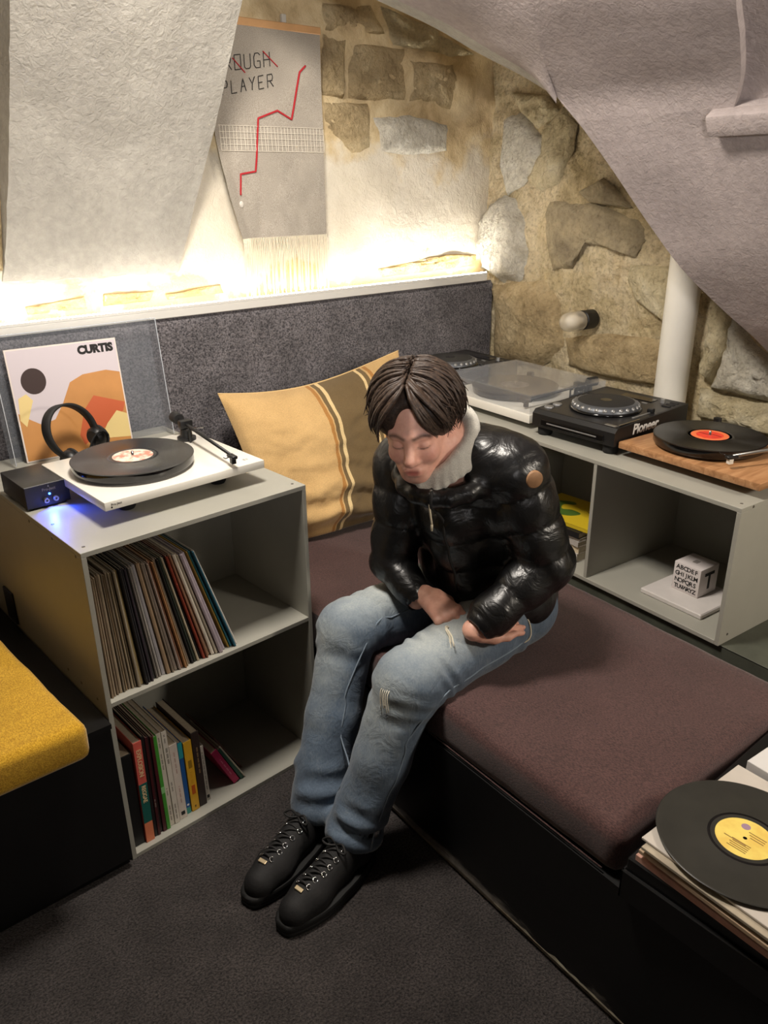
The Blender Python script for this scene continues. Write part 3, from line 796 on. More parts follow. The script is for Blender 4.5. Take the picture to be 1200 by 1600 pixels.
# white turntable on the record shelf
Mt = ML @ Matrix.Translation((0.102, 0.086, TOPZ))
t1 = turntable(Mt, 'white turntable with black platter on the record shelf', 0.434, 0.372, 0.02, 0.063, 0.022, M_white, (0.165, 0.186), M_blk_gloss, 0.028, (0.380, 0.300, 0.345, 0.012, 0.030))
v, f = text_geo('E1', 0.016, 0, 0, 0.0002)
MB().add(v, f, Matrix.Translation((0.40, 0.035, 0.0634))).build('model_mark', M_silver, t1)
v, f = text_geo('Pro-Ject', 0.008, 0, 0, 0.0002)
Mlg = frame((0.028, -0.0003, 0.054), (1, 0, 0), (0, 0, 1))
MB().add(v, f, Mlg).lathe([(0, 0), (0.0022, 0.0004)], 12, frame((0.016, -0.0003, 0.048), (1, 0, 0), (0, 0, 1))).build('front_mark', M_letter_b, t1)
M_lab1 = label_mat('pale_pink_label', (232, 216, 200), (206, 130, 110), 40)
record(Mt @ Matrix.Translation((0.165, 0.186, 0.0912)), 'black record with pale pink label on the white turntable by the shelf edge', 'records on the decks', M_lab1)

# phono amplifier with blue lamp
Ma = ML @ Matrix.Translation((0.006, 0.312, TOPZ))
am = thing('phono_amplifier', 'small black phono amplifier box with glowing blue lamp', 'amplifier', M=Ma)
MB().bbox(0, 0.104, 0.006, 0.165, 0.006, 0.060, 0.002, 2).build('case', mat('anthracite_case', (48, 46, 44), 0.4, 0.3), am, angle=40)
MB().bbox(-0.001, 0.105, 0, 0.006, 0.005, 0.061, 0.001, 1).build('front_panel', M_blk, am)
for (x, y) in ((0.012, 0.015), (0.092, 0.015), (0.012, 0.15), (0.092, 0.15)):
    MB().lathe([(0, 0), (0.007, 0), (0.008, 0.006), (0, 0.006)], 14, None, x, y).build('foot', M_rubber, am)
for x in (0.045, 0.068):
    Mk = frame((x, 0, 0.020), (1, 0, 0), (0, 0, 1))
    MB().lathe([(0.0028, 0), (0.0062, 0), (0.0062, 0.008), (0.0028, 0.008), (0.0028, 0)], 20, Mk).build('input_socket', M_alu2, am, angle=40)
    MB().lathe([(0, 0.001), (0.0022, 0.001), (0.0022, 0.006), (0, 0.006)], 10, Mk).build('socket_pin', M_blk, am)
Mk = frame((0.056, -0.0005, 0.034), (1, 0, 0), (0, 0, 1))
MB().lathe([(0.0026, 0), (0.0026, 0.001), (0.0012, 0.0022), (0, 0.0024)], 12, Mk).build('lamp', emit('blue_led', (40, 90, 255), 25.0), am, True)
v, f = text_geo('Pro-Ject', 0.010, 0, 0, 0.0002)
MB().add(v, f, frame((0.056, -0.0003, 0.046), (1, 0, 0), (0, 0, 1))).build('lettering', M_ink_grey, am)
MB().prism([(-0.0018, 0), (0.0018, 0), (0, 0.005)], 0, 0.0004, frame((0.056, -0.0003, 0.052), (1, 0, 0), (0, 0, 1))).build('drop_mark', M_silver, am)
pl_ = bpy.data.lights.new('blue_lamp_glow', 'SPOT'); pl_.energy = 1.6; pl_.color = (0.03, 0.08, 1.0); pl_.shadow_soft_size = 0.004; pl_.spot_size = math.radians(120); pl_.spot_blend = 0.8
po = bpy.data.objects.new('blue_lamp_glow', pl_); COL.objects.link(po)
po.matrix_world = Ma @ Matrix.Translation((0.056, -0.006, 0.034)) @ Matrix.Rotation(math.radians(-48), 4, 'X')
cab = catmull([(0.02, 0.17, 0.02), (-0.01, 0.20, 0.01), (-0.03, 0.16, 0.006), (-0.012, 0.10, 0.004), (-0.02, 0.05, 0.004)], 6)

# acrylic lid standing upright, record sleeve inside it
def lid_mat_box(parent, w, d, h, names=('cover_face', 'cover_wall')): pass
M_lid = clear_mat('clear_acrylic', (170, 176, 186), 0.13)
M_lid2 = clear_mat('wall_sheen_acrylic', (214, 218, 226), 0.10, 0.10)  # pale tint paints the bright wall's reflection into the lid
tilt = math.radians(-7)
Mc = Matrix.Translation((0.075, 0.712, TOPZ + 0.0005)) @ Matrix.Rotation(tilt, 4, 'X')
dc = thing('acrylic_dust_cover', 'clear acrylic deck cover standing upright against the carpet panel', 'dust cover', M=Mc)
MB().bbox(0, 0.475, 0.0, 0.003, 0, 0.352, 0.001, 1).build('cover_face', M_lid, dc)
M_edge = mat('polished_acrylic_edge', (196, 202, 210), 0.2)
for (a, b, c, d) in ((0.0, 0.475, 0.3505, 0.3525), (-0.0005, 0.0015, 0, 0.352), (0.4735, 0.4755, 0, 0.352)):
    MB().bbox(a, b, -0.0535, -0.0518, c, d, 0.0005, 1).build('cover_edge', M_edge, dc)
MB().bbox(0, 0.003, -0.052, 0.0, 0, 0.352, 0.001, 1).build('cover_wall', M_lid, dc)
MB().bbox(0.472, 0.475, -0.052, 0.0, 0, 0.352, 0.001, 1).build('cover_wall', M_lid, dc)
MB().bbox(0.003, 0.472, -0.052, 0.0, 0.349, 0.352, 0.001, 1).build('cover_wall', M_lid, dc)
Ms = Matrix.Translation((0.112, 0.688, TOPZ + 0.001)) @ Matrix.Rotation(math.radians(-7.5), 4, 'X') @ Matrix.Rotation(math.radians(0.6), 4, 'Y')
al = thing('album_sleeve', 'record sleeve in cream and ochre standing in the clear cover', 'record sleeve', M=Ms)
AW = 0.314
MB().bbox(0, AW, -0.002, 0.002, 0, AW, 0.0005, 1).build('card', mat('cream_card', (226, 214, 206), 0.5, var=0.04, vscale=8), al)
def flat(name, pts, m, y):
    MB().prism([(x, z) for x, z in pts], 0, 0.0002, frame((0, y, 0), (1, 0, 0), (0, 0, 1))).build(name, m, al)
def blob(cx, cz, rx, rz, n=28, a0=0, a1=2 * math.pi): return [(cx + rx * math.cos(a0 + (a1 - a0) * k / n), cz + rz * math.sin(a0 + (a1 - a0) * k / n)) for k in range(n)]
Moch = mat('print_ochre', (196, 138, 78), 0.5, var=0.08, vscale=10); Mter = mat('print_terracotta', (196, 96, 58), 0.5); Myel = mat('print_pale_yellow', (228, 204, 140), 0.5)
Mdk = mat('print_dark_brown', (54, 36, 34), 0.5); Mlil = mat('print_lilac', (206, 196, 202), 0.5)
# plain abstract picture: soft bands and discs in the sleeve's colours
flat('print', [(0.004, 0.10), (0.31, 0.10), (0.31, 0.310), (0.004, 0.310)], Mlil, -0.0021)
flat('print', [(0.004, 0.004), (0.31, 0.004), (0.31, 0.215), (0.27, 0.226), (0.20, 0.222), (0.16, 0.205), (0.13, 0.150), (0.10, 0.108), (0.06, 0.10), (0.03, 0.12), (0.004, 0.14)], Moch, -0.0023)
flat('print', [(0.17, 0.02), (0.30, 0.10), (0.31, 0.125), (0.22, 0.158), (0.185, 0.12), (0.16, 0.05)], Mter, -0.0025)
flat('print', [(0.22, 0.03), (0.31, 0.02), (0.31, 0.09), (0.28, 0.104), (0.245, 0.07)], Myel, -0.0027)
flat('print', blob(0.062, 0.222, 0.034, 0.036), Mdk, -0.0025)
flat('print', [(0.02, 0.10), (0.05, 0.17), (0.035, 0.19), (0.012, 0.18), (0.006, 0.12)], Myel, -0.0027)
v, f = text_geo('CURTIS', 0.031, 0, 0.0021, 0.0002, 1.0)
MB().add(v, f, frame((0.250, -0.0023, 0.289), (1, 0, 0), (0, 0, 1))).build('lettering', M_letter_b, al)

# headphones propped between deck and sleeve
hp = thing('headphones', 'black headphones with coiled cable propped against the cream sleeve', 'headphones', (0.225, 0.60, TOPZ + 0.012))
C0 = Vector((-0.005, 0.0, 0.078)); ex = Vector((0.92, 0.38, 0.05)).normalized(); ez = Vector((-0.25, 0.15, 0.95)).normalized()
band = [C0 + ex * (0.074 * math.cos(a)) + ez * (0.076 * math.sin(a)) for a in [math.radians(-20 + 250 * k / 40) for k in range(41)]]
bd = MB()
nrm = ex.cross(ez).normalized(); vv = []; ff = []
for k, p in enumerate(band):
    rd_ = (p - C0).normalized(); wd = 0.011 + 0.005 * math.sin(math.pi * k / 40)
    for (a, b) in ((-1, 0), (-1, 1), (1, 1), (1, 0)): vv.append(p + nrm * a * wd + rd_ * (b * 0.007))
for k in range(40):
    for j in range(4):
        ff.append((k * 4 + j, k * 4 + (j + 1) % 4, k * 4 + 4 + (j + 1) % 4, k * 4 + 4 + j))
mesh_obj('headband', vv, ff, M_blk_matte, hp, True)
for (e, sgn) in ((0, 1), (40, -1)):
    P = band[e] + ez * -0.012
    Mh_ = frame(P, nrm, ez)
    c = MB().lathe([(0, -0.012), (0.026, -0.012), (0.030, -0.006), (0.030, 0.006), (0.024, 0.014), (0, 0.014)], 24, Mh_).build('ear_cup', M_blk, hp, angle=40)
    MB().lathe([(0.016, -0.02), (0.026, -0.02), (0.031, -0.016), (0.026, -0.011), (0.016, -0.011)], 24, Mh_).build('ear_pad', M_blk_matte, c, True)
cbl = []
for k in range(90):
    a = k * 0.35
    cbl.append((0.055 + 0.030 * math.cos(a) * (1 - k / 220) + 0.0002 * k, -0.030 + 0.02 * math.sin(a) + 0.0003 * k, 0.035 + 0.034 * math.sin(a + 0.8)))
MB().tube(cbl, 0.0022, 6).build('cable', M_rubber, hp, True)

# ---- records filed in the upper cubby
def sleeve_mat(i, rgb):
    return mat('sleeve_card_%d_%d_%d' % rgb, rgb, 0.75, var=0.14, vscale=24, bump=0.05, bscale=60)
ORD = lambda n: {1: 'first', 2: 'second', 3: 'third', 4: 'fourth', 5: 'fifth', 6: 'sixth', 7: 'seventh', 8: 'eighth', 9: 'ninth', 10: 'tenth'}.get(n, '%d%s' % (n, {1: 'st', 2: 'nd', 3: 'rd'}.get(n % 10 if n % 100 not in (11, 12, 13) else 0, 'th')))
cols = [('worn beige', (168, 150, 128)), ('faded tan', (150, 130, 106)), ('buff', (176, 158, 134)), ('dusty brown', (132, 114, 94)), ('beige', (164, 146, 122)), ('grey buff', (146, 134, 116)), ('sand', (172, 150, 120)), ('taupe', (138, 124, 106)), ('pale buff', (182, 166, 140)), ('drab', (140, 126, 104)), ('stone', (158, 146, 126)), ('cream', (200, 178, 128)),
        ('black', (34, 30, 32)), ('charcoal', (52, 48, 52)), ('dark plum', (56, 44, 54)), ('dark grey', (74, 72, 72)), ('grey', (126, 118, 110)), ('pale grey', (164, 158, 152)), ('silver grey', (172, 168, 172)), ('tan', (158, 132, 104)), ('brown grey', (130, 116, 102)), ('mushroom', (148, 134, 122)), ('pinkish grey', (160, 142, 132)), ('salmon', (172, 124, 96)), ('orange tan', (184, 136, 92)), ('sandy', (164, 142, 112)), ('warm grey', (140, 126, 112)), ('near black', (30, 28, 28)), ('forest green', (52, 58, 46)), ('ivory edged', (186, 172, 146)), ('jet black', (24, 22, 22)), ('brick red', (156, 66, 46)), ('rust', (134, 88, 64)), ('peach', (178, 144, 116)), ('white', (222, 212, 196)), ('off white', (204, 192, 172)), ('lilac', (164, 150, 158)), ('pale lilac', (176, 164, 172)), ('khaki', (146, 124, 76)), ('mustard', (176, 142, 64)), ('teal', (44, 116, 136)), ('petrol blue', (36, 100, 122)), ('bright white', (216, 208, 200))]
NR = len(cols); sleeves = {}
x = 0.0135
rr = random.Random(3)
ths = [0.0030 + 0.0026 * rr.random() for _ in cols]
for k in (18, 19, 21, 34, 36, 37): ths[k] += 0.004
for k in (0, 4, 11): ths[k] += 0.002
tot = sum(ths); gap = (0.372 - 0.0135 - tot) / NR
for i, (nm, rgb) in enumerate(cols):
    frac = (x - 0.0135) / 0.355
    lean = math.radians(0.3 + 17.2 * frac ** 1.05)
    h = 0.312 + 0.004 * rr.random(); th = ths[i]
    y0 = 0.012 + 0.014 * rr.random() + (0.02 if i in (38,) else 0)
    key = (nm)
    M = ML @ Matrix.Translation((x + th * 0.0, y0, 0.4730 + th * math.sin(lean) * 0.0)) @ Matrix.Rotation(-lean, 4, 'Y')
    s = thing('record_sleeve', '%s record sleeve, %s from the left on the upper shelf' % (nm, ORD(i + 1)), 'record sleeve', M=M, group='record sleeves on the upper shelf')
    b = MB(); dep = 0.312
    # card jacket with slightly open mouth and a worn spine edge
    b.add([(0, 0, 0), (th, 0, 0), (th, dep, 0), (0, dep, 0), (0.0003, 0.001, h), (th - 0.0003, 0.001, h), (th, dep, h), (0, dep, h), (th / 2, -0.0012, 0.002), (th / 2, -0.0012, h - 0.002)],
          [(0, 3, 2, 1), (4, 5, 6, 7), (1, 2, 6, 5), (2, 3, 7, 6), (3, 0, 4, 7), (0, 8, 9, 4), (8, 1, 5, 9), (0, 1, 8), (4, 9, 5)])
    b.build('jacket', sleeve_mat(i, rgb), s)
    if th > 0.004:
        MB().box(th * 0.42, th * 0.58, 0.006, dep - 0.002, h - 0.001, h + 0.0012 * (1 + i % 2)).build('inner_sleeve', sleeve_mat(i, (196, 186, 168)), s)
    x += th + gap

# ---- books in the lower cubby: (colour, thickness, height, depth, x of the spine foot, lean in degrees, front y)
def book(nm, rgb, th, h, dep, x, lean, y0, label, paper=False, deco=None, z=None):
    z = 0.0125 if z is None else z
    M = ML @ Matrix.Translation((x, y0, z)) @ Matrix.Rotation(-math.radians(lean), 4, 'Y')
    b_ = thing('book', label, 'book', M=M, group='books on the lower shelf')
    c = mat('cover_' + nm, rgb, 0.45, var=0.08, vscale=30)
    bd = MB()
    ct = 0.0016
    bd.bbox(0, ct, 0, dep, 0, h, 0.0004, 1).bbox(th - ct, th, 0, dep, 0, h, 0.0004, 1).bbox(0, th, -0.0012, ct, 0, h, 0.0006, 1)
    bd.build('cover', c, b_)
    MB().box(ct, th - ct, ct, dep - 0.003, 0.002, h - 0.002).build('page_block', mat('paper_edges', (176, 162, 140), 0.9, var=0.1, vscale=200), b_)
    if deco: deco(b_, th, h)
    return b_
SPN = lambda th, z: frame((th / 2, -0.0013, z), (0, 0, 1), (-1, 0, 0))      # writing climbs the spine
def bars(b_, th, h, m, spec):
    """tiny unreadable print: thin strokes"""
    o = MB()
    for (z0, z1, off, wd) in spec:
        n = max(2, int((z1 - z0) * h / 0.0035))
        for k in range(n):
            if (k * 7) % 5 == 3: continue
            zz = h * z0 + (z1 - z0) * h * k / n
            o.box(th / 2 + off - wd / 2, th / 2 + off + wd / 2, -0.0016, -0.0011, zz, zz + 0.0022)
    if o.v: o.build('spine_print', m, b_)
def patch_on(b_, th, z0, z1, m, nm='spine_panel', x0=0.0, x1=None):
    MB().box(x0, th if x1 is None else x1, -0.0016, -0.0008, z0, z1).build(nm, m, b_)
def deco_reggae(b_, th, h):
    patch_on(b_, th, 0.062, 0.185, mat('spine_green', (20, 92, 84), 0.5)); patch_on(b_, th, 0, 0.062, mat('spine_orange', (224, 130, 92), 0.5))
    for (t, z) in (('REGGAE', 0.152), ('EXPLOSION', 0.248)):
        v, f = text_geo(t, 0.0165 if t == 'EXPLOSION' else 0.015, 0, 0.0003, 0.0002, 0.92)
        MB().add(v, f, frame((th / 2, -0.0018, z), (0, 0, -1), (1, 0, 0))).build('lettering', mat('spine_cream_ink', (226, 196, 150), 0.6), b_)
def deco_white(spec): return lambda b_, th, h: bars(b_, th, h, M_ink_grey, spec)
def deco_c(b_, th, h):
    bars(b_, th, h, mat('spine_faint_ink', (176, 140, 130), 0.7), [(0.22, 0.45, 0, 0.003), (0.62, 0.9, 0, 0.003)])
    patch_on(b_, th, 0.012, 0.024, M_letter_b, 'publisher_mark', th * 0.25, th * 0.75)
def deco_blue(b_, th, h):
    patch_on(b_, th, h - 0.05, h, mat('spine_turquoise', (40, 150, 160), 0.5)); patch_on(b_, th, 0, 0.02, mat('spine_teal', (60, 140, 130), 0.5))
    MB().lathe([(0, 0), (th * 0.3, 0.0004)], 10, frame((th / 2, -0.0014, 0.03), (1, 0, 0), (0, 0, 1))).build('publisher_mark', M_letter_w, b_)
def deco_yellow(b_, th, h):
    patch_on(b_, th, h * 0.62, h * 0.73, mat('spine_olive', (146, 110, 20), 0.5), 'spine_print', th * 0.3, th * 0.75)
    patch_on(b_, th, h * 0.24, h * 0.37, mat('spine_red', (186, 84, 20), 0.5), 'spine_print', th * 0.3, th * 0.75)
    bars(b_, th, h, mat('spine_gold', (206, 150, 30), 0.5), [(0.4, 0.58, 0, 0.006)]); bars(b_, th, h, M_letter_b, [(0.05, 0.08, 0, 0.004)])
def deco_brown(b_, th, h): bars(b_, th, h, mat('spine_bronze', (140, 112, 78), 0.5), [(0.45, 0.8, 0.001, 0.004)])
def deco_thin(b_, th, h):
    bars(b_, th, h, M_ink_grey, [(0.2, 0.9, 0, 0.0025)]); patch_on(b_, th, 0.008, 0.018, M_letter_b, 'publisher_mark', th * 0.2, th * 0.8)
def deco_pink(b_, th, h): bars(b_, th, h, mat('spine_pale_pink', (226, 130, 160), 0.5), [(0.25, 0.75, 0, 0.003)])
book('black', (12, 12, 13), 0.033, 0.285, 0.28, 0.0135, 0, 0.024, 'thick black book, leftmost on the lower shelf')
book('coral', (214, 96, 84), 0.022, 0.312, 0.27, 0.049, -0.6, 0.018, 'coral and green spined music book on the lower shelf', deco=deco_reggae)
book('blackthin', (24, 20, 22), 0.008, 0.318, 0.25, 0.074, -0.4, 0.022, 'thin black magazine beside the coral and green book')
book('maroon', (66, 18, 24), 0.007, 0.312, 0.25, 0.083, -0.3, 0.020, 'thin dark red booklet, left of the two by the green spine', deco=deco_white([(0.3, 0.38, 0, 0.003)]))
book('darkbrown2', (30, 18, 18), 0.006, 0.308, 0.25, 0.0915, -0.2, 0.026, 'thin dark brown booklet between two dark red ones')
book('maroon2', (74, 22, 28), 0.009, 0.305, 0.25, 0.099, 0, 0.022, 'thin dark red booklet touching the bright green spine')
book('green', (70, 150, 52), 0.010, 0.300, 0.24, 0.1095, 0.6, 0.022, 'slim bright green book on the lower shelf', deco=lambda b_, th, h: patch_on(b_, th, 0.12, 0.14, mat('spine_mint', (140, 200, 130), 0.5)))
book('white1', (214, 204, 190), 0.013, 0.300, 0.22, 0.121, 0.8, 0.028, 'tall white paperback with grey print next to the green book', deco=deco_white([(0.06, 0.24, 0, 0.003), (0.34, 0.42, 0, 0.003), (0.62, 0.8, 0, 0.003), (0.85, 0.96, 0, 0.003)]))
book('white2', (218, 210, 198), 0.014, 0.300, 0.22, 0.1355, 1.0, 0.026, 'second tall white paperback from the green book', deco=deco_white([(0.05, 0.22, 0, 0.003), (0.36, 0.46, 0, 0.003), (0.66, 0.84, 0.001, 0.005), (0.88, 0.97, 0, 0.003)]))
book('white3', (216, 204, 194), 0.022, 0.245, 0.21, 0.152, 1.0, 0.030, 'shorter white paperback with a black mark at its foot', deco=deco_c)
book('blue', (28, 84, 150), 0.012, 0.235, 0.21, 0.1765, 0.6, 0.036, 'slim blue book left of the yellow one', deco=deco_blue)
book('yellow', (218, 166, 40), 0.023, 0.230, 0.20, 0.191, 0.6, 0.034, 'yellow paperback standing upright on the lower shelf', deco=deco_yellow)
book('brown', (48, 34, 30), 0.022, 0.245, 0.19, 0.216, 0.4, 0.036, 'thick dark brown book right of the yellow one', deco=deco_brown)
book('white4', (206, 198, 186), 0.012, 0.185, 0.16, 0.242, 1.5, 0.044, 'small thin white book right of the dark brown one', deco=deco_thin)
book('magenta', (186, 26, 86), 0.019, 0.150, 0.13, 0.334, 24, 0.050, 'small magenta book leaning at the right end of the lower shelf', deco=deco_pink)
book('darkgreen', (34, 84, 66), 0.009, 0.150, 0.16, 0.359, 25, 0.052, 'thin dark green booklet leaning on the magenta book')
book('ivory', (208, 198, 178), 0.004, 0.160, 0.16, 0.371, 26, 0.052, 'thin ivory leaflet leaning on the dark green booklet')
book('russet', (104, 62, 48), 0.005, 0.170, 0.15, 0.384, 28, 0.092, 'russet card leaning behind the ivory leaflet, rightmost on the shelf')

# ---- deck row on the long shelf
Mw = MR @ Matrix.Translation((0.060, 0.752, ZT))
# white turntable with closed clear lid: built turned so that its arm is on the near side
Mw2 = MR @ Matrix.Translation((0.060, 1.222, ZT)) @ Matrix.Rotation(-math.pi / 2, 4, 'Z')
t2 = turntable(Mw2, 'white turntable under a closed clear lid on the long shelf', 0.440, 0.360, 0.02, 0.048, 0.028, M_white, (0.190, 0.175), M_blk_gloss, 0.026, (0.385, 0.285, 0.375, 0.055, 0.026))
for (a, b, c, d, e, g_, nm) in ((0.002, 0.438, 0.002, 0.358, 0.107, 0.110, 'lid_top'), (0.002, 0.438, 0.002, 0.005, 0.050, 0.107, 'lid_wall'), (0.002, 0.438, 0.355, 0.358, 0.050, 0.107, 'lid_wall'), (0.002, 0.005, 0.005, 0.355, 0.050, 0.107, 'lid_wall'), (0.435, 0.438, 0.005, 0.355, 0.050, 0.107, 'lid_wall')):
    MB().bbox(a, b, c, d, e, g_, 0.0008, 1).build(nm, M_lid2, t2)
for x in (0.08, 0.36): MB().bbox(x - 0.012, x + 0.012, 0.350, 0.372, 0.045, 0.075, 0.003, 1).build('hinge', M_blk, t2)
record(Mw2 @ Matrix.Translation((0.190, 0.175, 0.0742)), 'black record under the clear lid of the white turntable', 'records on the decks', label_mat('grey_label', (120, 112, 104), (60, 54, 50)))

def cd_player(M, label, logo):
    """local x to the player's right, y to its back"""
    c = thing('cd_deck', label, 'cd player', M=M, group='cd decks')
    w, d = 0.305, 0.372
    # wedge body: front lower than back
    b = MB()
    z0, zf, zb = 0.028, 0.080, 0.092
    b.prism([(0, z0), (d - 0.0, z0), (d, zb), (d - 0.02, zb), (0.012, zf), (0.0, zf - 0.012)], 0, w, Matrix(((0, 0, 1, 0), (1, 0, 0, 0), (0, 1, 0, 0), (0, 0, 0, 1))))
    b.build('body', M_blk, c)
    MB().bbox(0.035, w - 0.035, -0.004, 0.004, 0.034, 0.056, 0.003, 1).build('disc_slot_panel', M_blk_gloss, c)
    MB().bbox(0.06, w - 0.06, -0.0055, -0.003, 0.044, 0.048, 0.0008, 1).build('disc_slot', M_silver, c)
    for (x, y) in ((0.03, 0.03), (w - 0.03, 0.03), (0.03, d - 0.03), (w - 0.03, d - 0.03)):
        MB().lathe([(0, 0), (0.020, 0), (0.023, 0.004), (0.023, 0.022), (0.018, 0.030), (0, 0.030)], 20, None, x, y).build('foot', M_rubber, c, angle=40)
    zz = lambda y: zf + (zb - zf) * (y - 0.012) / (d - 0.032)
    MB().add([(0.006, 0.014, zz(0.014) + 0.0006), (w - 0.006, 0.014, zz(0.014) + 0.0006), (w - 0.006, d - 0.024, zz(d - 0.024) + 0.0006), (0.006, d - 0.024, zz(d - 0.024) + 0.0006)], [(0, 1, 2, 3)]).build('face_plate', mat('face_plate_grey', (44, 43, 43), 0.35, 0.4), c)
    # jog wheel
    jx, jy = w * 0.50, 0.160; jz = zz(jy)
    MB().lathe([(0.108, jz), (0.110, jz + 0.003), (0.104, jz + 0.006), (0.100, jz + 0.008)], 64, None, jx, jy).build('jog_ring', M_blk_gloss, c, True)
    j = MB().lathe([(0.103, jz + 0.002), (0.103, jz + 0.010), (0.094, jz + 0.022), (0.084, jz + 0.024)], 64, None, jx, jy).build('jog_wheel', mat('dark_silver', (92, 95, 100), 0.4, 0.5), c, True)
    dimple = MB()
    for k in range(26):
        a = 2 * math.pi * k / 26
        dimple.lathe([(0, 0.004), (0.005, 0.003), (0.007, 0)], 8, Matrix.Translation((jx + 0.099 * math.cos(a), jy + 0.099 * math.sin(a), jz + 0.015)) @ Matrix.Rotation(a, 4, 'Z') @ Matrix.Rotation(math.radians(55), 4, 'Y'))
    dimple.build('finger_grip', M_silver, j, True)
    MB().lathe([(0, jz + 0.026), (0.080, jz + 0.026), (0.085, jz + 0.024)], 48, None, jx, jy).build('jog_top', M_blk_matte, j, True)
    MB().lathe([(0, jz + 0.0265), (0.018, jz + 0.0265), (0.018, jz + 0.0255)], 24, None, jx, jy).build('jog_display', M_blk_gloss, j)
    # play and cue buttons at the left, pitch fader at the right, screen and small keys at the back
    for y in (0.045, 0.085):
        MB().lathe([(0, 0.005), (0.0135, 0.005), (0.015, 0.003), (0.015, 0)], 20, Matrix.Translation((0.026, y, zz(y))) ).build('play_button', M_silver, c, True)
    for y in (0.20, 0.225, 0.25):
        MB().bbox(0.012, 0.034, y, y + 0.012, zz(y), zz(y) + 0.004, 0.001, 1).build('key', M_blk_matte, c)
    MB().bbox(w - 0.030, w - 0.024, 0.12, 0.26, zz(0.19) - 0.002, zz(0.19) + 0.002, 0.0006, 1).build('pitch_slot', M_silver, c)
    MB().bbox(w - 0.037, w - 0.017, 0.205, 0.219, zz(0.2) + 0.001, zz(0.2) + 0.013, 0.002, 1).build('pitch_knob', M_blk, c)
    MB().bbox(0.10, 0.22, 0.300, 0.340, zz(0.32) - 0.001, zz(0.32) + 0.0025, 0.001, 1).build('display', M_blk_gloss, c)
    for k in range(6):
        MB().bbox(0.07 + 0.026 * k, 0.088 + 0.026 * k, 0.278, 0.286, zz(0.28), zz(0.28) + 0.003, 0.0008, 1).build('key', M_silver if k % 2 else M_blk_matte, c)
    for k in range(3):
        MB().bbox(w - 0.042, w - 0.014, 0.29 + 0.022 * k, 0.302 + 0.022 * k, zz(0.3) , zz(0.3) + 0.004, 0.001, 1).build('key', M_blk_matte, c)
    MB().lathe([(0, 0.012), (0.007, 0.012), (0.008, 0)], 14, Matrix.Translation((0.245, 0.325, zz(0.325)))).build('select_knob', M_silver, c, angle=40)
    MB().bbox(w - 0.05, w - 0.012, 0.016, 0.03, zz(0.02), zz(0.02) + 0.003, 0.001, 1).build('eject_key', M_alu2, c)
    MB().bbox(w - 0.012, w - 0.007, 0.03, 0.13, zz(0.08), zz(0.08) + 0.003, 0.0008, 1).build('light_bar', M_chrome, c)
    if logo:
        v, f = text_geo('Pioneer', 0.043, 0.12, 0.0012, 0.0003, 0.95)
        MB().add(v, f, frame((w + 0.0004, 0.150, 0.062), (0, 1, 0), (0, 0, 1))).build('lettering', M_letter_w, c)
    return c
# the player's front looks at the bench: its right side faces the viewer
Mcd = MR @ Matrix.Translation((0.041, 0.750, ZT)) @ Matrix.Rotation(-math.pi / 2 + 0.07, 4, 'Z')
cd_player(Mcd, 'black cd deck with big jog wheel and white lettering on its side', True)
Mcd2 = MR @ Matrix.Translation((0.085, 1.555, ZT)) @ Matrix.Rotation(-math.pi / 2, 4, 'Z')
cd_player(Mcd2, 'black cd deck in the far corner behind the lidded turntable', False)

# walnut turntable, near end
Mn = MR @ Matrix.Translation((0.078, 0.442, ZT)) @ Matrix.Rotation(-math.pi / 2, 4, 'Z')
t3 = turntable(Mn, 'walnut turntable at the near end of the long shelf', 0.434, 0.372, 0.02, 0.044, 0.020, M_wood, (0.177, 0.165), M_blk_gloss, 0.030, (0.405, 0.30, 0.325, 0.045, 0.034))
for x in (0.08,): MB().lathe([(0, 0.044), (0.012, 0.044), (0.012, 0.072), (0, 0.074)], 20, None, x, 0.35).build('speed_knob', M_blk, t3, angle=40)
def red_extra(r):
    MB().lathe([(0.0362, 0.0022), (0.050, 0.0022)], 48).build('label_rim', mat('orange_print', (236, 120, 70), 0.6), r)
    MB().box(-0.034, -0.004, -0.001, 0.001, 0.0021, 0.0024).box(0.004, 0.03, 0.008, 0.010, 0.0021, 0.0024).build('label_print', M_letter_b, r)
    MB().lathe([(0.0505, 0.0021), (0.062, 0.0021), (0.0622, 0.0019)], 64).build('run_out_band', mat('pale_runout', (130, 122, 116), 0.35), r)
record(Mn @ Matrix.Translation((0.177, 0.165, 0.0742)), 'black record with orange red label on the walnut turntable', 'records on the decks', label_mat('red_label', (232, 72, 48), (216, 56, 40)), red_extra)

# ---- alphabet cube on a white slab inside the long shelf
Mp = MR @ Matrix.Translation((0.06, 0.095, ZB + T + 0.0004))
pb = thing('white_slab', 'flat white box lying in the right cubby under the letter cube', 'box', M=Mp)
MB().bbox(0, 0.185, 0, 0.20, 0, 0.014, 0.002, 1).build('slab_body', mat('white_board', (206, 200, 196), 0.6, var=0.04), pb)
MB().bbox(0.002, 0.183, 0.002, 0.198, 0.0138, 0.0150, 0.0006, 1).build('slab_lid', mat('white_board', (206, 200, 196), 0.6), pb)
Mq = MR @ Matrix.Translation((0.132, 0.158, ZB + T + 0.0158))
cu = thing('letter_cube', 'white cube printed with the alphabet standing on the white slab', 'cube', M=Mq)
CS = 0.086
MB().bbox(0, CS, 0, CS, 0, CS, 0.002, 2).build('cube_body', mat('cube_white', (214, 206, 204), 0.5, var=0.03), cu, angle=40)
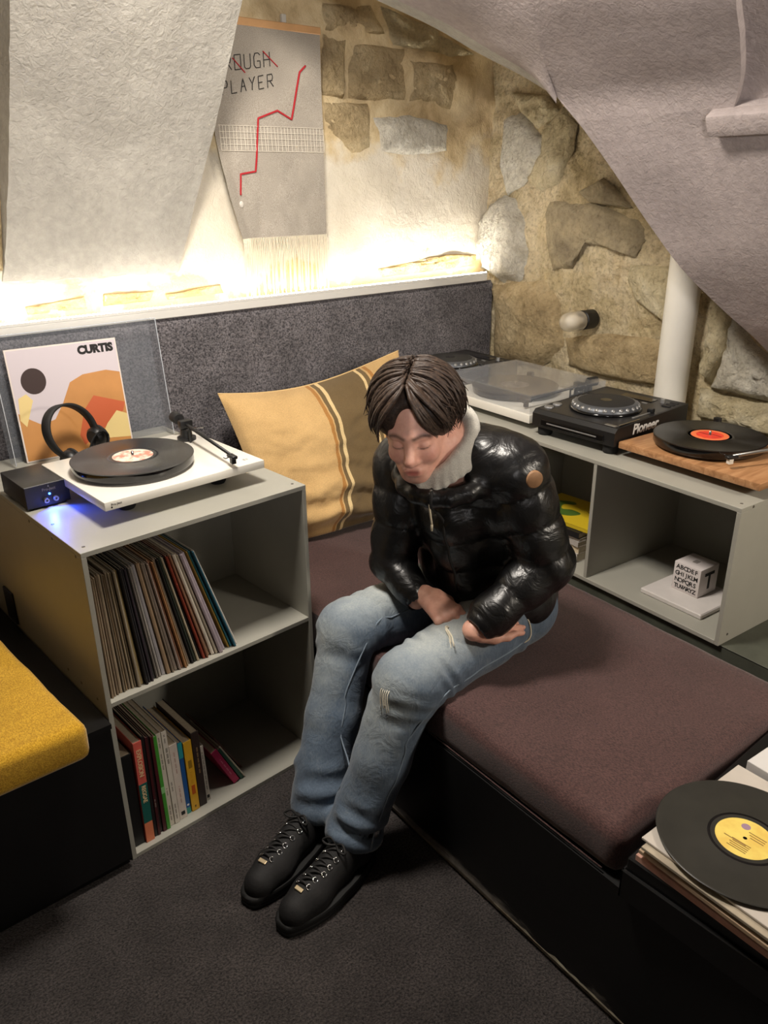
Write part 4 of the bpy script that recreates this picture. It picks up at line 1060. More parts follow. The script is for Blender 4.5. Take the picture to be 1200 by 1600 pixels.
for k, row in enumerate(('ABCDEF', 'GHIJKLM', 'NOPQRS', 'TUVWXYZ')):
    for j, chx in enumerate(row):
        n = len(row)
        v, f = text_geo(chx, 0.0185, 0, 0.0004, 0.0002)
        yy = CS - 0.008 - (CS - 0.016) * (j + 0.5) / n
        MB().add(v, f, frame((-0.0003, yy, CS - 0.013 - 0.0200 * k), (0, -1, 0), (0, 0, 1))).build('letter', M_letter_b, cu)
v, f = text_geo('T', 0.072, 0, 0.0016, 0.0002)
MB().add(v, f, frame((CS * 0.52, -0.0003, CS * 0.48), (1, 0, 0), (0, 0, 1))).build('letter', M_letter_b, cu)
pm = MB()
for k in range(4): pm.box(CS * 0.36, CS * 0.6, CS * 0.42 + 0.004 * k, CS * 0.42 + 0.0025 + 0.004 * k, CS, CS + 0.0003)
pm.build('top_print', M_ink_grey, cu)

# ---- magazines and comic in the next cubby
mg = [('pale magazine with white edges, lowest of the pile in the cubby', (198, 192, 184), 0.030, 0.0), ('cream paperback in the middle of the cubby pile', (206, 190, 160), 0.022, 0.02), ('grey white magazine under the black folder', (176, 170, 164), 0.018, -0.03), ('thin white booklet in the pile below the black folder', (210, 204, 196), 0.010, 0.01), ('black folder under the yellow comic', (22, 22, 24), 0.020, 0.06)]
z = ZB + T + 0.0003
for k, (lb, rgb, th, rz) in enumerate(mg):
    M = MR @ Matrix.Translation((0.055 + 0.006 * (k % 2), 0.535, z)) @ Matrix.Rotation(rz, 4, 'Z')
    b_ = thing('magazine', lb, 'magazine', M=M, group='pile in the middle cubby')
    MB().bbox(0, 0.21, 0, 0.28, 0, 0.0012, 0.0004, 1).bbox(0, 0.21, 0, 0.28, th - 0.0016, th - 0.0004, 0.0004, 1).bbox(0, 0.0015, 0, 0.28, 0, th - 0.0004, 0.0004, 1).build('cover', mat('mag_%d' % k, rgb, 0.5, var=0.05), b_)
    MB().box(0.002, 0.207, 0.002, 0.278, 0.0012, th - 0.0016).build('page_block', mat('paper_edges2', (196, 186, 168), 0.9, var=0.1, vscale=150), b_)
    z += th + 0.0002
M = MR @ Matrix.Translation((0.075, 0.500, z + 0.0002)) @ Matrix.Rotation(0.10, 4, 'Z')
cm = thing('comic_book', 'yellow hardback with a green shape on its cover, top of the pile', 'book', M=M)
MB().bbox(0, 0.20, 0, 0.27, 0, 0.002, 0.0006, 1).bbox(0, 0.20, 0, 0.27, 0.010, 0.012, 0.0006, 1).bbox(0, 0.002, 0, 0.27, 0, 0.012, 0.0006, 1).build('cover', mat('comic_yellow', (206, 178, 40), 0.35), cm)
MB().box(0.003, 0.197, 0.003, 0.267, 0.002, 0.010).build('page_block', mat('paper_edges2', (196, 186, 168), 0.9), cm)
gr = catmull([(0.03, 0.20, 0), (0.05, 0.13, 0), (0.09, 0.11, 0), (0.10, 0.15, 0), (0.085, 0.18, 0), (0.12, 0.20, 0), (0.145, 0.17, 0), (0.16, 0.19, 0), (0.13, 0.235, 0), (0.07, 0.24, 0)], 4)
MB().prism([(p.x, p.y) for p in gr], 0.012, 0.0123).build('cover_print', mat('comic_green', (74, 104, 40), 0.4), cm)
lt = MB()
for k, (y0, y1) in enumerate(((0.02, 0.085), (0.02, 0.10), (0.02, 0.09))): lt.box(0.10 + 0.016 * k, 0.107 + 0.016 * k, y0, y1, 0.012, 0.0123)
lt.build('cover_lettering', M_letter_b, cm)

# ---- tray with loose records at the near end of the bench
ct_ = thing('black_crate', 'low black tray on the bench end carrying loose records', 'tray', (0.54, -1.03, 0.3525))
MB().bbox(0.008, 0.64, -0.78, -0.0, 0.006, 0.094, 0.003, 1).build('tray_body', M_black, ct_)
for (a, b, c, d) in ((0.0, 0.008, -0.78, 0.005), (0.0, 0.64, -0.001, 0.005)):
    MB().bbox(a, b, c, d, 0, 0.066, 0.002, 1).build('ledge', M_black, ct_)
z = 0.3525 + 0.0942
stk = [('pinkish record sleeve at the bottom of the tray stack', (206, 160, 142), 0.014, -0.012, 0.004), ('rose grey record sleeve second from the bottom in the tray', (160, 128, 122), 0.010, 0.01, 0.012), ('buff record sleeve third from the bottom in the tray', (186, 160, 132), 0.009, -0.03, 0.0), ('dark edged record sleeve under the top beige one', (108, 92, 88), 0.007, 0.02, 0.008), ('beige record sleeve just under the pale top one in the tray', (170, 158, 138), 0.007, -0.01, -0.004)]
for k, (lb, rgb, th, rz, dx) in enumerate(stk):
    M = Matrix.Translation((0.548 + dx, -1.043 - 0.003 * k, z)) @ Matrix.Rotation(rz - 0.05, 4, 'Z')
    s = thing('record_sleeve', lb, 'record sleeve', M=M, group='sleeves in the black tray')
    MB().bbox(0, 0.312, -0.312, 0, 0, th - 0.0006, 0.0008, 1).build('jacket', mat('tray_card_%d' % k, rgb, 0.7, var=0.2, vscale=20), s)
    MB().box(0.004, 0.308, -0.3126, -0.308, th * 0.3, th * 0.6).build('opening', M_ink_grey, s)
    z += th
M = Matrix.Translation((0.558, -1.046, z + 0.0002)) @ Matrix.Rotation(-0.06, 4, 'Z')
s = thing('record_sleeve', 'pale grey record sleeve on top of the tray stack under the disc', 'record sleeve', M=M, group='sleeves in the black tray')
MB().bbox(0, 0.314, -0.314, 0, 0, 0.005, 0.0008, 1).build('jacket', mat('tray_card_top', (196, 188, 178), 0.55, var=0.06, vscale=10), s)
MB().box(0.0, 0.31, -0.3146, -0.313, 0.0015, 0.0035).build('opening', M_ink_grey, s)
z += 0.0056
def yel_extra(r):
    o = MB()
    for k in range(5): o.box(-0.036 + 0.005 * k, -0.034 + 0.005 * k, -0.018, 0.016 - 0.003 * (k % 2), 0.0021, 0.0023)
    for k in range(3): o.box(0.006 + 0.006 * k, 0.008 + 0.006 * k, -0.03, -0.006 + 0.004 * k, 0.0021, 0.0023)
    o.box(-0.018, -0.016, -0.01, 0.03, 0.0021, 0.0023)
    o.build('label_print', mat('label_brown_ink', (150, 116, 60), 0.7), r)
    MB().lathe([(0, 0.0021), (0.008, 0.0021), (0.0081, 0.002)], 16, None, 0.028, 0.012).build('label_disc', mat('label_mauve', (160, 130, 150), 0.6), r)
M = Matrix.Translation((0.688, -1.170, z + 0.0035)) @ Matrix.Rotation(math.radians(1.2), 4, 'Y')
record(M, 'loose dusty black record with yellow label on the tray stack', 'records on the decks', label_mat('yellow_label', (238, 214, 110), (230, 196, 96), 20), yel_extra, mat('dusty_vinyl', (44, 43, 38), 0.42, var=0.2, vscale=14, spec=0.6))
M = Matrix.Translation((0.885, -1.075, 0.3525 + 0.0942 + 0.001)) @ Matrix.Rotation(-0.10, 4, 'Z')
s = thing('record_sleeve', 'white record sleeve lying beside the stack at the tray back', 'record sleeve', M=M, group='sleeves in the black tray')
MB().bbox(0, 0.312, -0.312, 0, 0, 0.06, 0.001, 1).build('jacket', mat('tray_card_white', (214, 212, 210), 0.6), s)
MB().box(0.002, 0.31, -0.3126, -0.311, 0.02, 0.04).build('opening', M_ink_grey, s)

# ---- wall lamp
g = WP + WT * 0.552 + WN * 0.0
wl = thing('wall_lamp', 'small wall lamp with clear glass bulb and black socket', 'lamp', M=frame((g.x, g.y, 1.100), WT * -1 + Vector((0, 0, 0)), (0, 0, 1)))
Mx = wl.matrix_world
# local z points out of the wall or into it: pick the outward sense
outw = 1 if (Mx.to_3x3() @ Vector((0, 0, 1))).dot(WN) > 0 else -1
P_ = lambda L: [(r, outw * z_) for r, z_ in L]
MB().lathe(P_([(0, -0.01), (0.036, -0.01), (0.036, 0.045), (0.033, 0.048), (0, 0.048)]), 36).build('socket', M_blk, wl, angle=40)
MB().lathe(P_([(0.026, 0.048), (0.035, 0.052), (0.037, 0.062), (0.036, 0.09), (0.036, 0.115), (0.031, 0.135), (0.018, 0.148), (0.0, 0.152)]), 36).build('glass_shade', clear_mat('lamp_glass', (236, 226, 206), 0.34, 0.06), wl, True)
MB().lathe(P_([(0.012, 0.048), (0.014, 0.06), (0.024, 0.08), (0.027, 0.096), (0.022, 0.114), (0.0, 0.124)]), 28).build('bulb', mat('frosted_bulb', (240, 232, 216), 0.25), wl, True)

# ---- woven wall hanging
wh = thing('woven_wall_hanging', 'grey woven wall hanging with stitched words, red line and fringe', 'wall hanging', (1.08, 0.832, 2.045))
M_linen = fabric('grey_linen', (150, 142, 130), (186, 178, 166), 500, 0.4, 0.1)
OX, OZ = 1.08, 2.045
MB().bbox(-0.23, 0.216, -0.006, 0.006, -0.012, 0.010, 0.002, 1).build('rod', mat('pale_wood', (214, 166, 116), 0.5, var=0.1, vscale=12), wh)
MB().bbox(0.068, 0.084, -0.004, 0.010, 0.010, 0.034, 0.002, 1).build('hook', mat('clear_hook', (206, 202, 192), 0.3), wh)
def clothpt(u, w):
    z_ = -0.012 - 0.615 * w
    xl = -0.215 + (0.062 * max(0, (w - 0.45) / 0.55) ** 1.4); xr = 0.212 - 0.012 * w
    x_ = xl + (xr - xl) * u
    y_ = 0.006 * math.sin(3 * u + 2 * w) * w + 0.008 * w * fbm(u * 3, w * 3, 2) - 0.010 * w
    if u < 0.12: y_ -= 0.03 * (0.12 - u) / 0.12 * w
    return (x_, y_ - 0.004, z_)
cl = grid_obj('cloth', 40, 60, clothpt, M_linen, wh)
def on_cloth(x_, z_, lift=0.0025):
    w = (-z_ - 0.012) / 0.615
    xl = -0.215 + (0.062 * max(0, (w - 0.45) / 0.55) ** 1.4); xr = 0.212 - 0.012 * w
    u = (x_ - xl) / (xr - xl)
    p = clothpt(min(1, max(0, u)), w)
    return Vector((x_, p[1] - lift, z_))
def stitch(name, paths, r, m, parent, dens=10):
    b = MB()
    for path in paths:
        pts = []
        for (a, c) in zip(path[:-1], path[1:]):
            n = max(2, int(math.hypot(c[0] - a[0], c[1] - a[1]) / 0.006))
            pts += [on_cloth(a[0] + (c[0] - a[0]) * k / n, a[1] + (c[1] - a[1]) * k / n) for k in range(n)]
        pts.append(on_cloth(*path[-1]))
        b.tube(pts, r, 6)
    return b.build(name, m, parent, True)
red = [(0.949, 1.552), (0.954, 1.615), (1.01, 1.623), (1.033, 1.779), (1.108, 1.804), (1.161, 1.78), (1.203, 1.92), (1.227, 1.94)]
stitch('red_thread', [[(a - OX, c - OZ) for a, c in red]], 0.0032, mat('red_wool', (176, 36, 44), 0.9, bump=0.4, bscale=300), wh)
sl = [[(0.955, 1.942), (0.997, 1.905)], [(1.067, 1.969), (1.119, 1.930)]]
stitch('red_cross_out', [[(a - OX, c - OZ) for a, c in s_] for s_ in sl], 0.0018, mat('red_wool', (176, 36, 44), 0.9), wh)
FONT = {'R': [[(0, 0), (0, 1), (.6, 1), (.7, .75), (.6, .5), (0, .5)], [(.3, .5), (.75, 0)]], 'O': [[(0, 0), (0, 1), (.7, 1), (.7, 0), (0, 0)]], 'U': [[(0, 1), (0, .12), (.2, 0), (.55, 0), (.7, .12), (.7, 1)]],
        'G': [[(.7, .85), (.5, 1), (.15, 1), (0, .75), (0, .2), (.2, 0), (.7, 0), (.7, .45), (.35, .45)]], 'H': [[(0, 0), (0, 1)], [(.7, 0), (.7, 1)], [(0, .5), (.7, .5)]],
        'P': [[(0, 0), (0, 1), (.6, 1), (.7, .75), (.6, .5), (0, .5)]], 'L': [[(0, 1), (0, 0), (.65, 0)]], 'A': [[(0, 0), (.35, 1), (.7, 0)], [(.15, .4), (.55, .4)]], 'Y': [[(0, 1), (.35, .5), (.7, 1)], [(.35, .5), (.3, 0)]],
        'E': [[(.65, 1), (0, 1), (0, 0), (.65, 0)], [(0, .5), (.5, .5)]]}
def stitched(word, x0, z0, size, adv, slope):
    paths = []
    for k, chx in enumerate(word):
        for st_ in FONT[chx]:
            paths.append([(x0 + adv * k + size * 0.8 * a, z0 + slope * adv * k + size * c + slope * size * a) for a, c in st_])
    stitch('stitched_word', paths, 0.0014, M_letter_b, wh)
stitched('ROUGH', 0.926 - OX, 1.905 - OZ, 0.040, 0.0355, 0.14)
stitched('PLAYER', 0.910 - OX, 1.838 - OZ, 0.036, 0.0335, 0.18)
gridp = []
for k in range(5): gridp.append([(-0.198 + 0.001 * k, -0.290 - 0.018 * k), (0.204, -0.288 - 0.0185 * k)])
for k in range(32):
    x_ = -0.194 + 0.398 * k / 31
    gridp.append([(x_, -0.290), (x_ + 0.003 * math.sin(k * 2.1), -0.362)])
stitch('white_grid_stitching', gridp, 0.0009, mat('white_thread', (228, 220, 204), 0.9), wh)
MB().lathe([(0, 0.004), (0.006, 0.0035), (0.0085, 0.001), (0.0085, 0)], 16, frame(tuple(on_cloth(0.949 - OX, 1.525 - OZ)), (1, 0, 0), (0, 0, 1)) @ Matrix.Scale(1.25, 4, (0, 1, 0))).build('shell_button', mat('pearl', (206, 200, 190), 0.2), wh, True)
fr = MB(); r5 = random.Random(5)
for k in range(58):
    x_ = -0.150 + 0.348 * k / 57
    p0 = clothpt(min(1, (x_ + 0.153) / 0.353), 1.0)
    L = 0.165 + 0.03 * r5.random(); dx = 0.014 * (r5.random() - 0.5); c6 = 0.004 * (r5.random() - 0.5)
    tgt = x_ + dx + 0.25 * (round(x_ / 0.055) * 0.055 - x_)
    pts = [(x_, p0[1], -0.625), (x_ + c6, p0[1] - 0.004, -0.66), ((x_ + tgt) / 2 - c6, p0[1] - 0.002 + c6, -0.70), (tgt, p0[1] + c6, -0.627 - L)]
    fr.tube(catmull(pts, 3), 0.0017, 5)
o = fr.build('fringe', mat('fringe_wool', (226, 216, 194), 0.95), wh, True); o['kind'] = 'stuff'
# ================================================================== the seated person
# smooth blended volumes sampled on a grid and meshed with surface nets
class Field:
    def __init__(s, lo, hi, h):
        s.lo = np.array(lo, np.float32); s.h = h
        s.n = np.ceil((np.array(hi) - s.lo) / h).astype(int) + 1
        s.d = np.full(tuple(s.n), 1.0, np.float32)
        s.ax = [s.lo[k] + h * np.arange(s.n[k], dtype=np.float32) for k in range(3)]
    def block(s, lo, hi):
        i0 = np.maximum(0, np.floor((np.array(lo) - s.lo) / s.h).astype(int)); i1 = np.minimum(s.n, np.ceil((np.array(hi) - s.lo) / s.h).astype(int) + 1)
        if np.any(i1 <= i0): return None
        sl = tuple(slice(a, b) for a, b in zip(i0, i1))
        X = s.ax[0][sl[0]][:, None, None]; Y = s.ax[1][sl[1]][None, :, None]; Z = s.ax[2][sl[2]][None, None, :]
        return sl, X, Y, Z
    def blend(s, sl, e, k, sub=False):
        d = s.d[sl]
        if sub:
            if k > 0:
                t = np.clip(0.5 - 0.5 * (d + e) / k, 0, 1); s.d[sl] = d * (1 - t) - e * t + k * t * (1 - t)
            else: s.d[sl] = np.maximum(d, -e)
        else:
            if k > 0:
                t = np.clip(0.5 + 0.5 * (e - d) / k, 0, 1); s.d[sl] = e * (1 - t) + d * t - k * t * (1 - t)
            else: s.d[sl] = np.minimum(d, e)
    def cone(s, a, b, ra, rb, k=0.02, fn=None, sub=False, amp=0.0, flat=None):
        """round cone from a to b; fn(t, X, Y, Z) changes the radius along it; flat=(dir, factor) squashes it"""
        a = np.array(a, np.float32); b = np.array(b, np.float32); r = max(ra, rb) + amp + k + 3 * s.h
        if flat is not None: r *= max(1.0, flat[1])
        B = s.block(np.minimum(a, b) - r, np.maximum(a, b) + r)
        if B is None: return
        sl, X, Y, Z = B; ab = b - a; L2 = float(ab @ ab)
        px, py, pz = X - a[0], Y - a[1], Z - a[2]
        t = np.clip((px * ab[0] + py * ab[1] + pz * ab[2]) / L2, 0, 1) if L2 > 1e-12 else np.zeros_like(px + py + pz)
        qx, qy, qz = px - ab[0] * t, py - ab[1] * t, pz - ab[2] * t
        if flat is not None:
            u = np.array(flat[0], np.float32); u /= np.linalg.norm(u); w = (qx * u[0] + qy * u[1] + qz * u[2]); g = (1.0 / flat[1] - 1.0)
            qx, qy, qz = qx + u[0] * w * g, qy + u[1] * w * g, qz + u[2] * w * g
        rad = ra + (rb - ra) * t
        if fn is not None: rad = rad + fn(t, X, Y, Z)
        s.blend(sl, np.sqrt(qx * qx + qy * qy + qz * qz) - rad, k, sub)
    def ell(s, c, r, axes=None, k=0.02, sub=False):
        c = np.array(c, np.float32); r = np.array(r, np.float32); R_ = float(r.max()) + k + 3 * s.h
        B = s.block(c - R_, c + R_)
        if B is None: return
        sl, X, Y, Z = B
        px, py, pz = X - c[0], Y - c[1], Z - c[2]
        if axes is None: u, v, w = px / r[0], py / r[1], pz / r[2]; u2, v2, w2 = px / r[0] ** 2, py / r[1] ** 2, pz / r[2] ** 2
        else:
            A = [np.array(q, np.float32) for q in axes]
            q = [px * a_[0] + py * a_[1] + pz * a_[2] for a_ in A]
            u, v, w = (q[i] / r[i] for i in range(3)); u2, v2, w2 = (q[i] / r[i] ** 2 for i in range(3))
        k0 = np.sqrt(u * u + v * v + w * w); k1 = np.sqrt(u2 * u2 + v2 * v2 + w2 * w2) + 1e-9
        s.blend(sl, k0 * (k0 - 1.0) / k1, k, sub)
    def cut(s, p, n, k=0.004):
        """remove everything on the side n points to"""
        p = np.array(p, np.float32); n = np.array(n, np.float32); n /= np.linalg.norm(n)
        X, Y, Z = s.ax[0][:, None, None], s.ax[1][None, :, None], s.ax[2][None, None, :]
        s.d = np.maximum(s.d, (X - p[0]) * n[0] + (Y - p[1]) * n[1] + (Z - p[2]) * n[2]).astype(np.float32)
    def mesh(s, smooth=2):
        d = s.d; sg = d < 0
        c = sg[:-1, :-1, :-1].astype(np.int8)
        tot = np.zeros_like(c)
        for i in (0, 1):
            for j in (0, 1):
                for k in (0, 1):
                    tot += sg[i:sg.shape[0] - 1 + i, j:sg.shape[1] - 1 + j, k:sg.shape[2] - 1 + k]
        act = (tot > 0) & (tot < 8)
        I = np.argwhere(act); idx = -np.ones(act.shape, np.int64); idx[act] = np.arange(len(I))
        acc = np.zeros((len(I), 3)); cnt = np.zeros(len(I))
        cor = [(i, j, k) for i in (0, 1) for j in (0, 1) for k in (0, 1)]
        for a in cor:
            for ax in range(3):
                if a[ax] == 1: continue
                b = list(a); b[ax] = 1
                da = d[I[:, 0] + a[0], I[:, 1] + a[1], I[:, 2] + a[2]]; db = d[I[:, 0] + b[0], I[:, 1] + b[1], I[:, 2] + b[2]]
                m = (da < 0) != (db < 0)
                t = np.where(m, da / np.where(m, da - db, 1), 0)
                p = np.tile(np.array(a, float), (len(I), 1)); p[:, ax] += t
                acc[m] += p[m]; cnt[m] += 1
        V = s.lo + s.h * (I + acc / cnt[:, None])
        F_ = []
        for ax in range(3):
            o1, o2 = (ax + 1) % 3, (ax + 2) % 3
            lo = [slice(None)] * 3; hi = [slice(None)] * 3
            lo[ax] = slice(0, -1); hi[ax] = slice(1, None)
            lo[o1] = hi[o1] = slice(1, -1); lo[o2] = hi[o2] = slice(1, -1)
            A, B = sg[tuple(lo)], sg[tuple(hi)]
            for flip, msk in ((False, A & ~B), (True, ~A & B)):
                E_ = np.argwhere(msk)
                if not len(E_): continue
                E_[:, o1] += 1; E_[:, o2] += 1
                q = []
                for (u, v) in ((0, 0), (-1, 0), (-1, -1), (0, -1)):
                    G = E_.copy(); G[:, o1] += u; G[:, o2] += v
                    q.append(idx[G[:, 0], G[:, 1], G[:, 2]])
                Q = np.stack(q, 1)
                F_.append(Q[:, ::-1] if flip else Q)
        F_ = np.concatenate(F_)
        F_ = F_[(F_ >= 0).all(1)]
        for _ in range(smooth):
            S = np.zeros_like(V); n = np.zeros(len(V))
            for k in range(4):
                a, b = F_[:, k], F_[:, (k + 1) % 4]
                np.add.at(S, a, V[b]); np.add.at(n, a, 1); np.add.at(S, b, V[a]); np.add.at(n, b, 1)
            V = 0.5 * V + 0.5 * S / np.maximum(n, 1)[:, None]
        return V, F_
def field_obj(name, fld, m, parent, smooth=2, origin=(0, 0, 0)):
    V, F_ = fld.mesh(smooth)
    V = V - np.array(origin)
    me = bpy.data.meshes.new(name)
    me.vertices.add(len(V)); me.vertices.foreach_set('co', V.astype(np.float32).ravel())
    me.loops.add(F_.size); me.loops.foreach_set('vertex_index', F_.astype(np.int32).ravel())
    me.polygons.add(len(F_)); me.polygons.foreach_set('loop_start', np.arange(0, F_.size, 4, dtype=np.int32)); me.polygons.foreach_set('loop_total', np.full(len(F_), 4, np.int32))
    me.update(calc_edges=True); me.validate()
    me.materials.append(m); me.polygons.foreach_set('use_smooth', [True] * len(me.polygons))
    return link(bpy.data.objects.new(name, me), parent), V + np.array(origin)
def float_attr(o, nm, vals):
    a = o.data.attributes.new(nm, 'FLOAT', 'POINT'); a.data.foreach_set('value', np.asarray(vals, np.float32))
def nv(v): v = np.array(v, float); return v / np.linalg.norm(v)
rs = np.random.RandomState(4)
WD = [(rs.randn(3), rs.rand() * 6.28) for _ in range(24)]
def wob(X, Y, Z, freq, n=6, off=0):
    """cheap smooth noise: sum of random sines"""
    o = 0
    for k in range(n):
        w, ph = WD[(k + off) % 24]; w = w / np.linalg.norm(w) * freq * (0.7 + 0.6 * ((k * 37) % 10) / 10)
        o = o + np.sin(X * w[0] + Y * w[1] + Z * w[2] + ph)
    return o / n ** 0.5

# joints, in metres; the person faces -x, their left hand side is -y
J = {k: np.array(v) for k, v in dict(
    Lhip=(.975, -.395, .555), Rhip=(.965, -.205, .555), Lkne=(.565, -.408, .492), Rkne=(.595, -.138, .505), Lank=(.425, -.372, .085), Rank=(.412, -.236, .085),
    pel=(.985, -.295, .57), waist=(.955, -.30, .68), chest=(.885, -.305, .86), neckb=(.812, -.315, .985),
    Lsho=(.868, -.446, .966), Lelb=(.928, -.516, .728), Lwri=(.768, -.480, .624),
    Rsho=(.778, -.160, .925), Relb=(.738, -.165, .672), Rwri=(.716, -.280, .608)).items()}
Hc = np.array((.695, -.297, 1.072))
hy, hpch = math.radians(37), math.radians(13)
hf = nv((-math.cos(hy) * math.cos(hpch), -math.sin(hy) * math.cos(hpch), -math.sin(hpch)))
hl = nv(np.cross((0, 0, 1), hf)); hu = np.cross(hf, hl)
roll_ = math.radians(4); hl, hu = hl * math.cos(roll_) + hu * math.sin(roll_), hu * math.cos(roll_) - hl * math.sin(roll_)
HS = 0.91
def HP(f_, l_, u_): return Hc + (hf * f_ + hl * l_ + hu * u_) * HS
def HR(*r): return tuple(x_ * HS for x_ in r)
HA = (hf, hl, hu)

M_skin = None
def skin_mat():
    m, nt, p = new_mat('skin'); tc = texco(nt)
    at = nt.nodes.new('ShaderNodeAttribute'); at.attribute_name = 'rosy'
    c = ramp(nt, noise_tex(nt, 60, 3, 0.6, tc), [(0.3, s2l((222, 164, 144))), (0.7, s2l((238, 186, 164)))])
    c = mix(nt, c, s2l((180, 88, 80)), at.outputs['Fac'])
    a2 = nt.nodes.new('ShaderNodeAttribute'); a2.attribute_name = 'brow'
    c = mix(nt, c, s2l((58, 42, 34)), a2.outputs['Fac'])
    nt.links.new(c, p.inputs['Base Color']); p.inputs['Roughness'].default_value = 0.5
    p.inputs['Subsurface Weight'].default_value = 0.12; p.inputs['Subsurface Radius'].default_value = (0.01, 0.004, 0.002)
    add_bump(nt, p, noise_tex(nt, 500, 2, 0.6, tc), 0.08, 0.0006)
    return m
person = thing('person', 'person in shiny black puffer jacket and faded blue jeans sitting on the maroon bench', 'person', (0.9, -0.3, 0.455))
PO = (0.9, -0.3, 0.455)

# ---- body: head with face, neck, torso, arms with five fingered hands, legs: one continuous surface
fb = Field((.30, -.66, .03), (1.13, -.04, 1.25), .0031)
fb.ell(HP(-.012, 0, .035), HR(.098, .077, .090), HA, 0.0)
fb.ell(HP(.020, 0, -.030), HR(.074, .063, .092), HA, 0.03)
fb.ell(HP(.060, 0, -.104), HR(.026, .026, .022), HA, 0.03)                       # chin
for s_ in (-1, 1):
    fb.cone(HP(-.012, s_ * .058, -.050), HP(.050, s_ * .018, -.104), .020, .018, 0.025)   # jaw
    fb.ell(HP(.062, s_ * .038, -.040), HR(.026, .024, .022), HA, 0.02)                      # cheek
    fb.cone(HP(.086, s_ * .012, .016), HP(.074, s_ * .046, .018), .010, .009, 0.014)      # brow
    fb.ell(HP(.099, s_ * .033, -.006), HR(.016, .019, .011), HA, 0.008, True)               # eye socket
    fb.ell(HP(.0755, s_ * .032, -.008), HR(.0155, .0165, .0125), HA, 0.004)                 # lowered eyelid
    fb.ell(HP(.094, s_ * .0125, -.049), HR(.010, .0085, .0075), HA, 0.006)                  # nostril wing
    fb.ell(HP(-.014, s_ * .079, -.012), HR(.019, .009, .031), HA, 0.004)                    # ear
    fb.ell(HP(-.008, s_ * .087, -.010), HR(.010, .006, .018), HA, 0.004, True)
fb.cone(HP(.084, 0, .004), HP(.108, 0, -.040), .0095, .0125, 0.012)              # nose
fb.ell(HP(.110, 0, -.045), HR(.0115, .0115, .010), HA, 0.006)
fb.ell(HP(.082, 0, -.078), HR(.016, .030, .018), HA, 0.012)
fb.cone(HP(.0945, -.016, -.0745), HP(.0945, .016, -.0745), .0052, .0052, 0.004)  # upper lip
fb.cone(HP(.0930, -.013, -.0845), HP(.0930, .013, -.0845), .0062, .0062, 0.004)  # lower lip
fb.cone(HP(.101, -.020, -.0792), HP(.101, .020, -.0792), .0028, .0028, 0.002, sub=True)
fb.cone(HP(-.030, 0, -.060), J['neckb'], .056, .062, 0.03)
fb.cone(J['neckb'], J['chest'], .075, .11, 0.04); fb.cone(J['chest'], J['waist'], .115, .105, 0.04); fb.cone(J['waist'], J['pel'], .105, .115, 0.04)
for s_ in 'LR':
    fb.cone(J['neckb'], J[s_ + 'sho'], .055, .05, 0.04); fb.cone(J[s_ + 'sho'], J[s_ + 'elb'], .046, .036, 0.02); fb.cone(J[s_ + 'elb'], J[s_ + 'wri'], .036, .026, 0.015)
    fb.cone(J['pel'], J[s_ + 'hip'], .10, .085, 0.04); fb.cone(J[s_ + 'hip'], J[s_ + 'kne'], .075, .052, 0.03); fb.cone(J[s_ + 'kne'], J[s_ + 'ank'], .050, .034, 0.02)
    toe = J[s_ + 'ank'] + np.array((-.15, -.02 if s_ == 'L' else -.03, -.03)); fb.cone(J[s_ + 'ank'] + np.array((.02, 0, -.02)), toe, .03, .022, 0.02)
tips = {}
def hand(W, d, n, thumb_side, curls, spread=0.0, thumb=(.75, .55, -.35), tcurl=0.5, scale=1.0, tag_=''):
    """W wrist; d towards the knuckles; n out of the back of the hand; thumb_side +1/-1 chooses the thumb's side"""
    d = nv(d); n = np.array(n, float); n = nv(n - d * (n @ d)); s = np.cross(d, n) * thumb_side
    off = [.030, .0105, -.0095, -.028]; ln = [.088, .092, .087, .079]
    ph = [(.041, .025, .020), (.045, .028, .021), (.041, .026, .020), (.032, .020, .018)]
    fb.cone(W, W + d * .035 * scale, .025, .026, 0.012, flat=(n, .72))
    for i in range(4):
        K = W + (d * ln[i] + s * off[i] - n * (.004 * abs(i - 1.3))) * scale
        fb.cone(W + d * .018 + s * off[i] * .55, K, .0125, .0105, 0.012)
        fb.ell(K + n * .002, (.0105,) * 3, None, 0.004)
        q = K; ang = 0.0; dd0 = nv(d + s * spread * (1.5 - i))
        for j in range(3):
            ang += curls[i][j]
            dd = dd0 * math.cos(ang) - n * math.sin(ang)
            r0 = (.0098, .0086, .0078)[j] * (0.93 if i == 3 else 1.0); q2 = q + dd * ph[i][j] * scale
            fb.cone(q, q2, r0, r0 * .9, 0.003); q = q2
        tips[tag_ + str(i)] = (q, dd)
    T0 = W + (d * .022 + s * .024 - n * .006) * scale
    td = nv(d * thumb[0] + s * thumb[1] + n * thumb[2])
    fb.cone(W + d * .02, T0 + td * .030, .017, .0135, 0.012)
    q = T0 + td * .036; fb.cone(T0, q, .014, .0115, 0.008)
    td2 = nv(td * math.cos(tcurl) - s * math.sin(tcurl)); q2 = q + td2 * .030; fb.cone(q, q2, .0108, .0098, 0.004)
    td3 = nv(td2 * math.cos(.3) - s * math.sin(.3)); q3 = q2 + td3 * .024; fb.cone(q2, q3, .0098, .0078, 0.004); tips[tag_ + 't'] = (q3, td3)
# right hand: back of the hand up, fingers bent down pinching a thread on the left thigh
Rw = J['Rwri'] + np.array((.006, -.022, .022))
hand(Rw, (.06, -.86, -.30), (-.42, -.25, .86), -1, [(.45, .95, .5), (.55, 1.0, .5), (.65, 1.05, .5), (.75, 1.1, .5)], 0.02, (.85, .38, -.55), 0.35, 1.0, 'R')
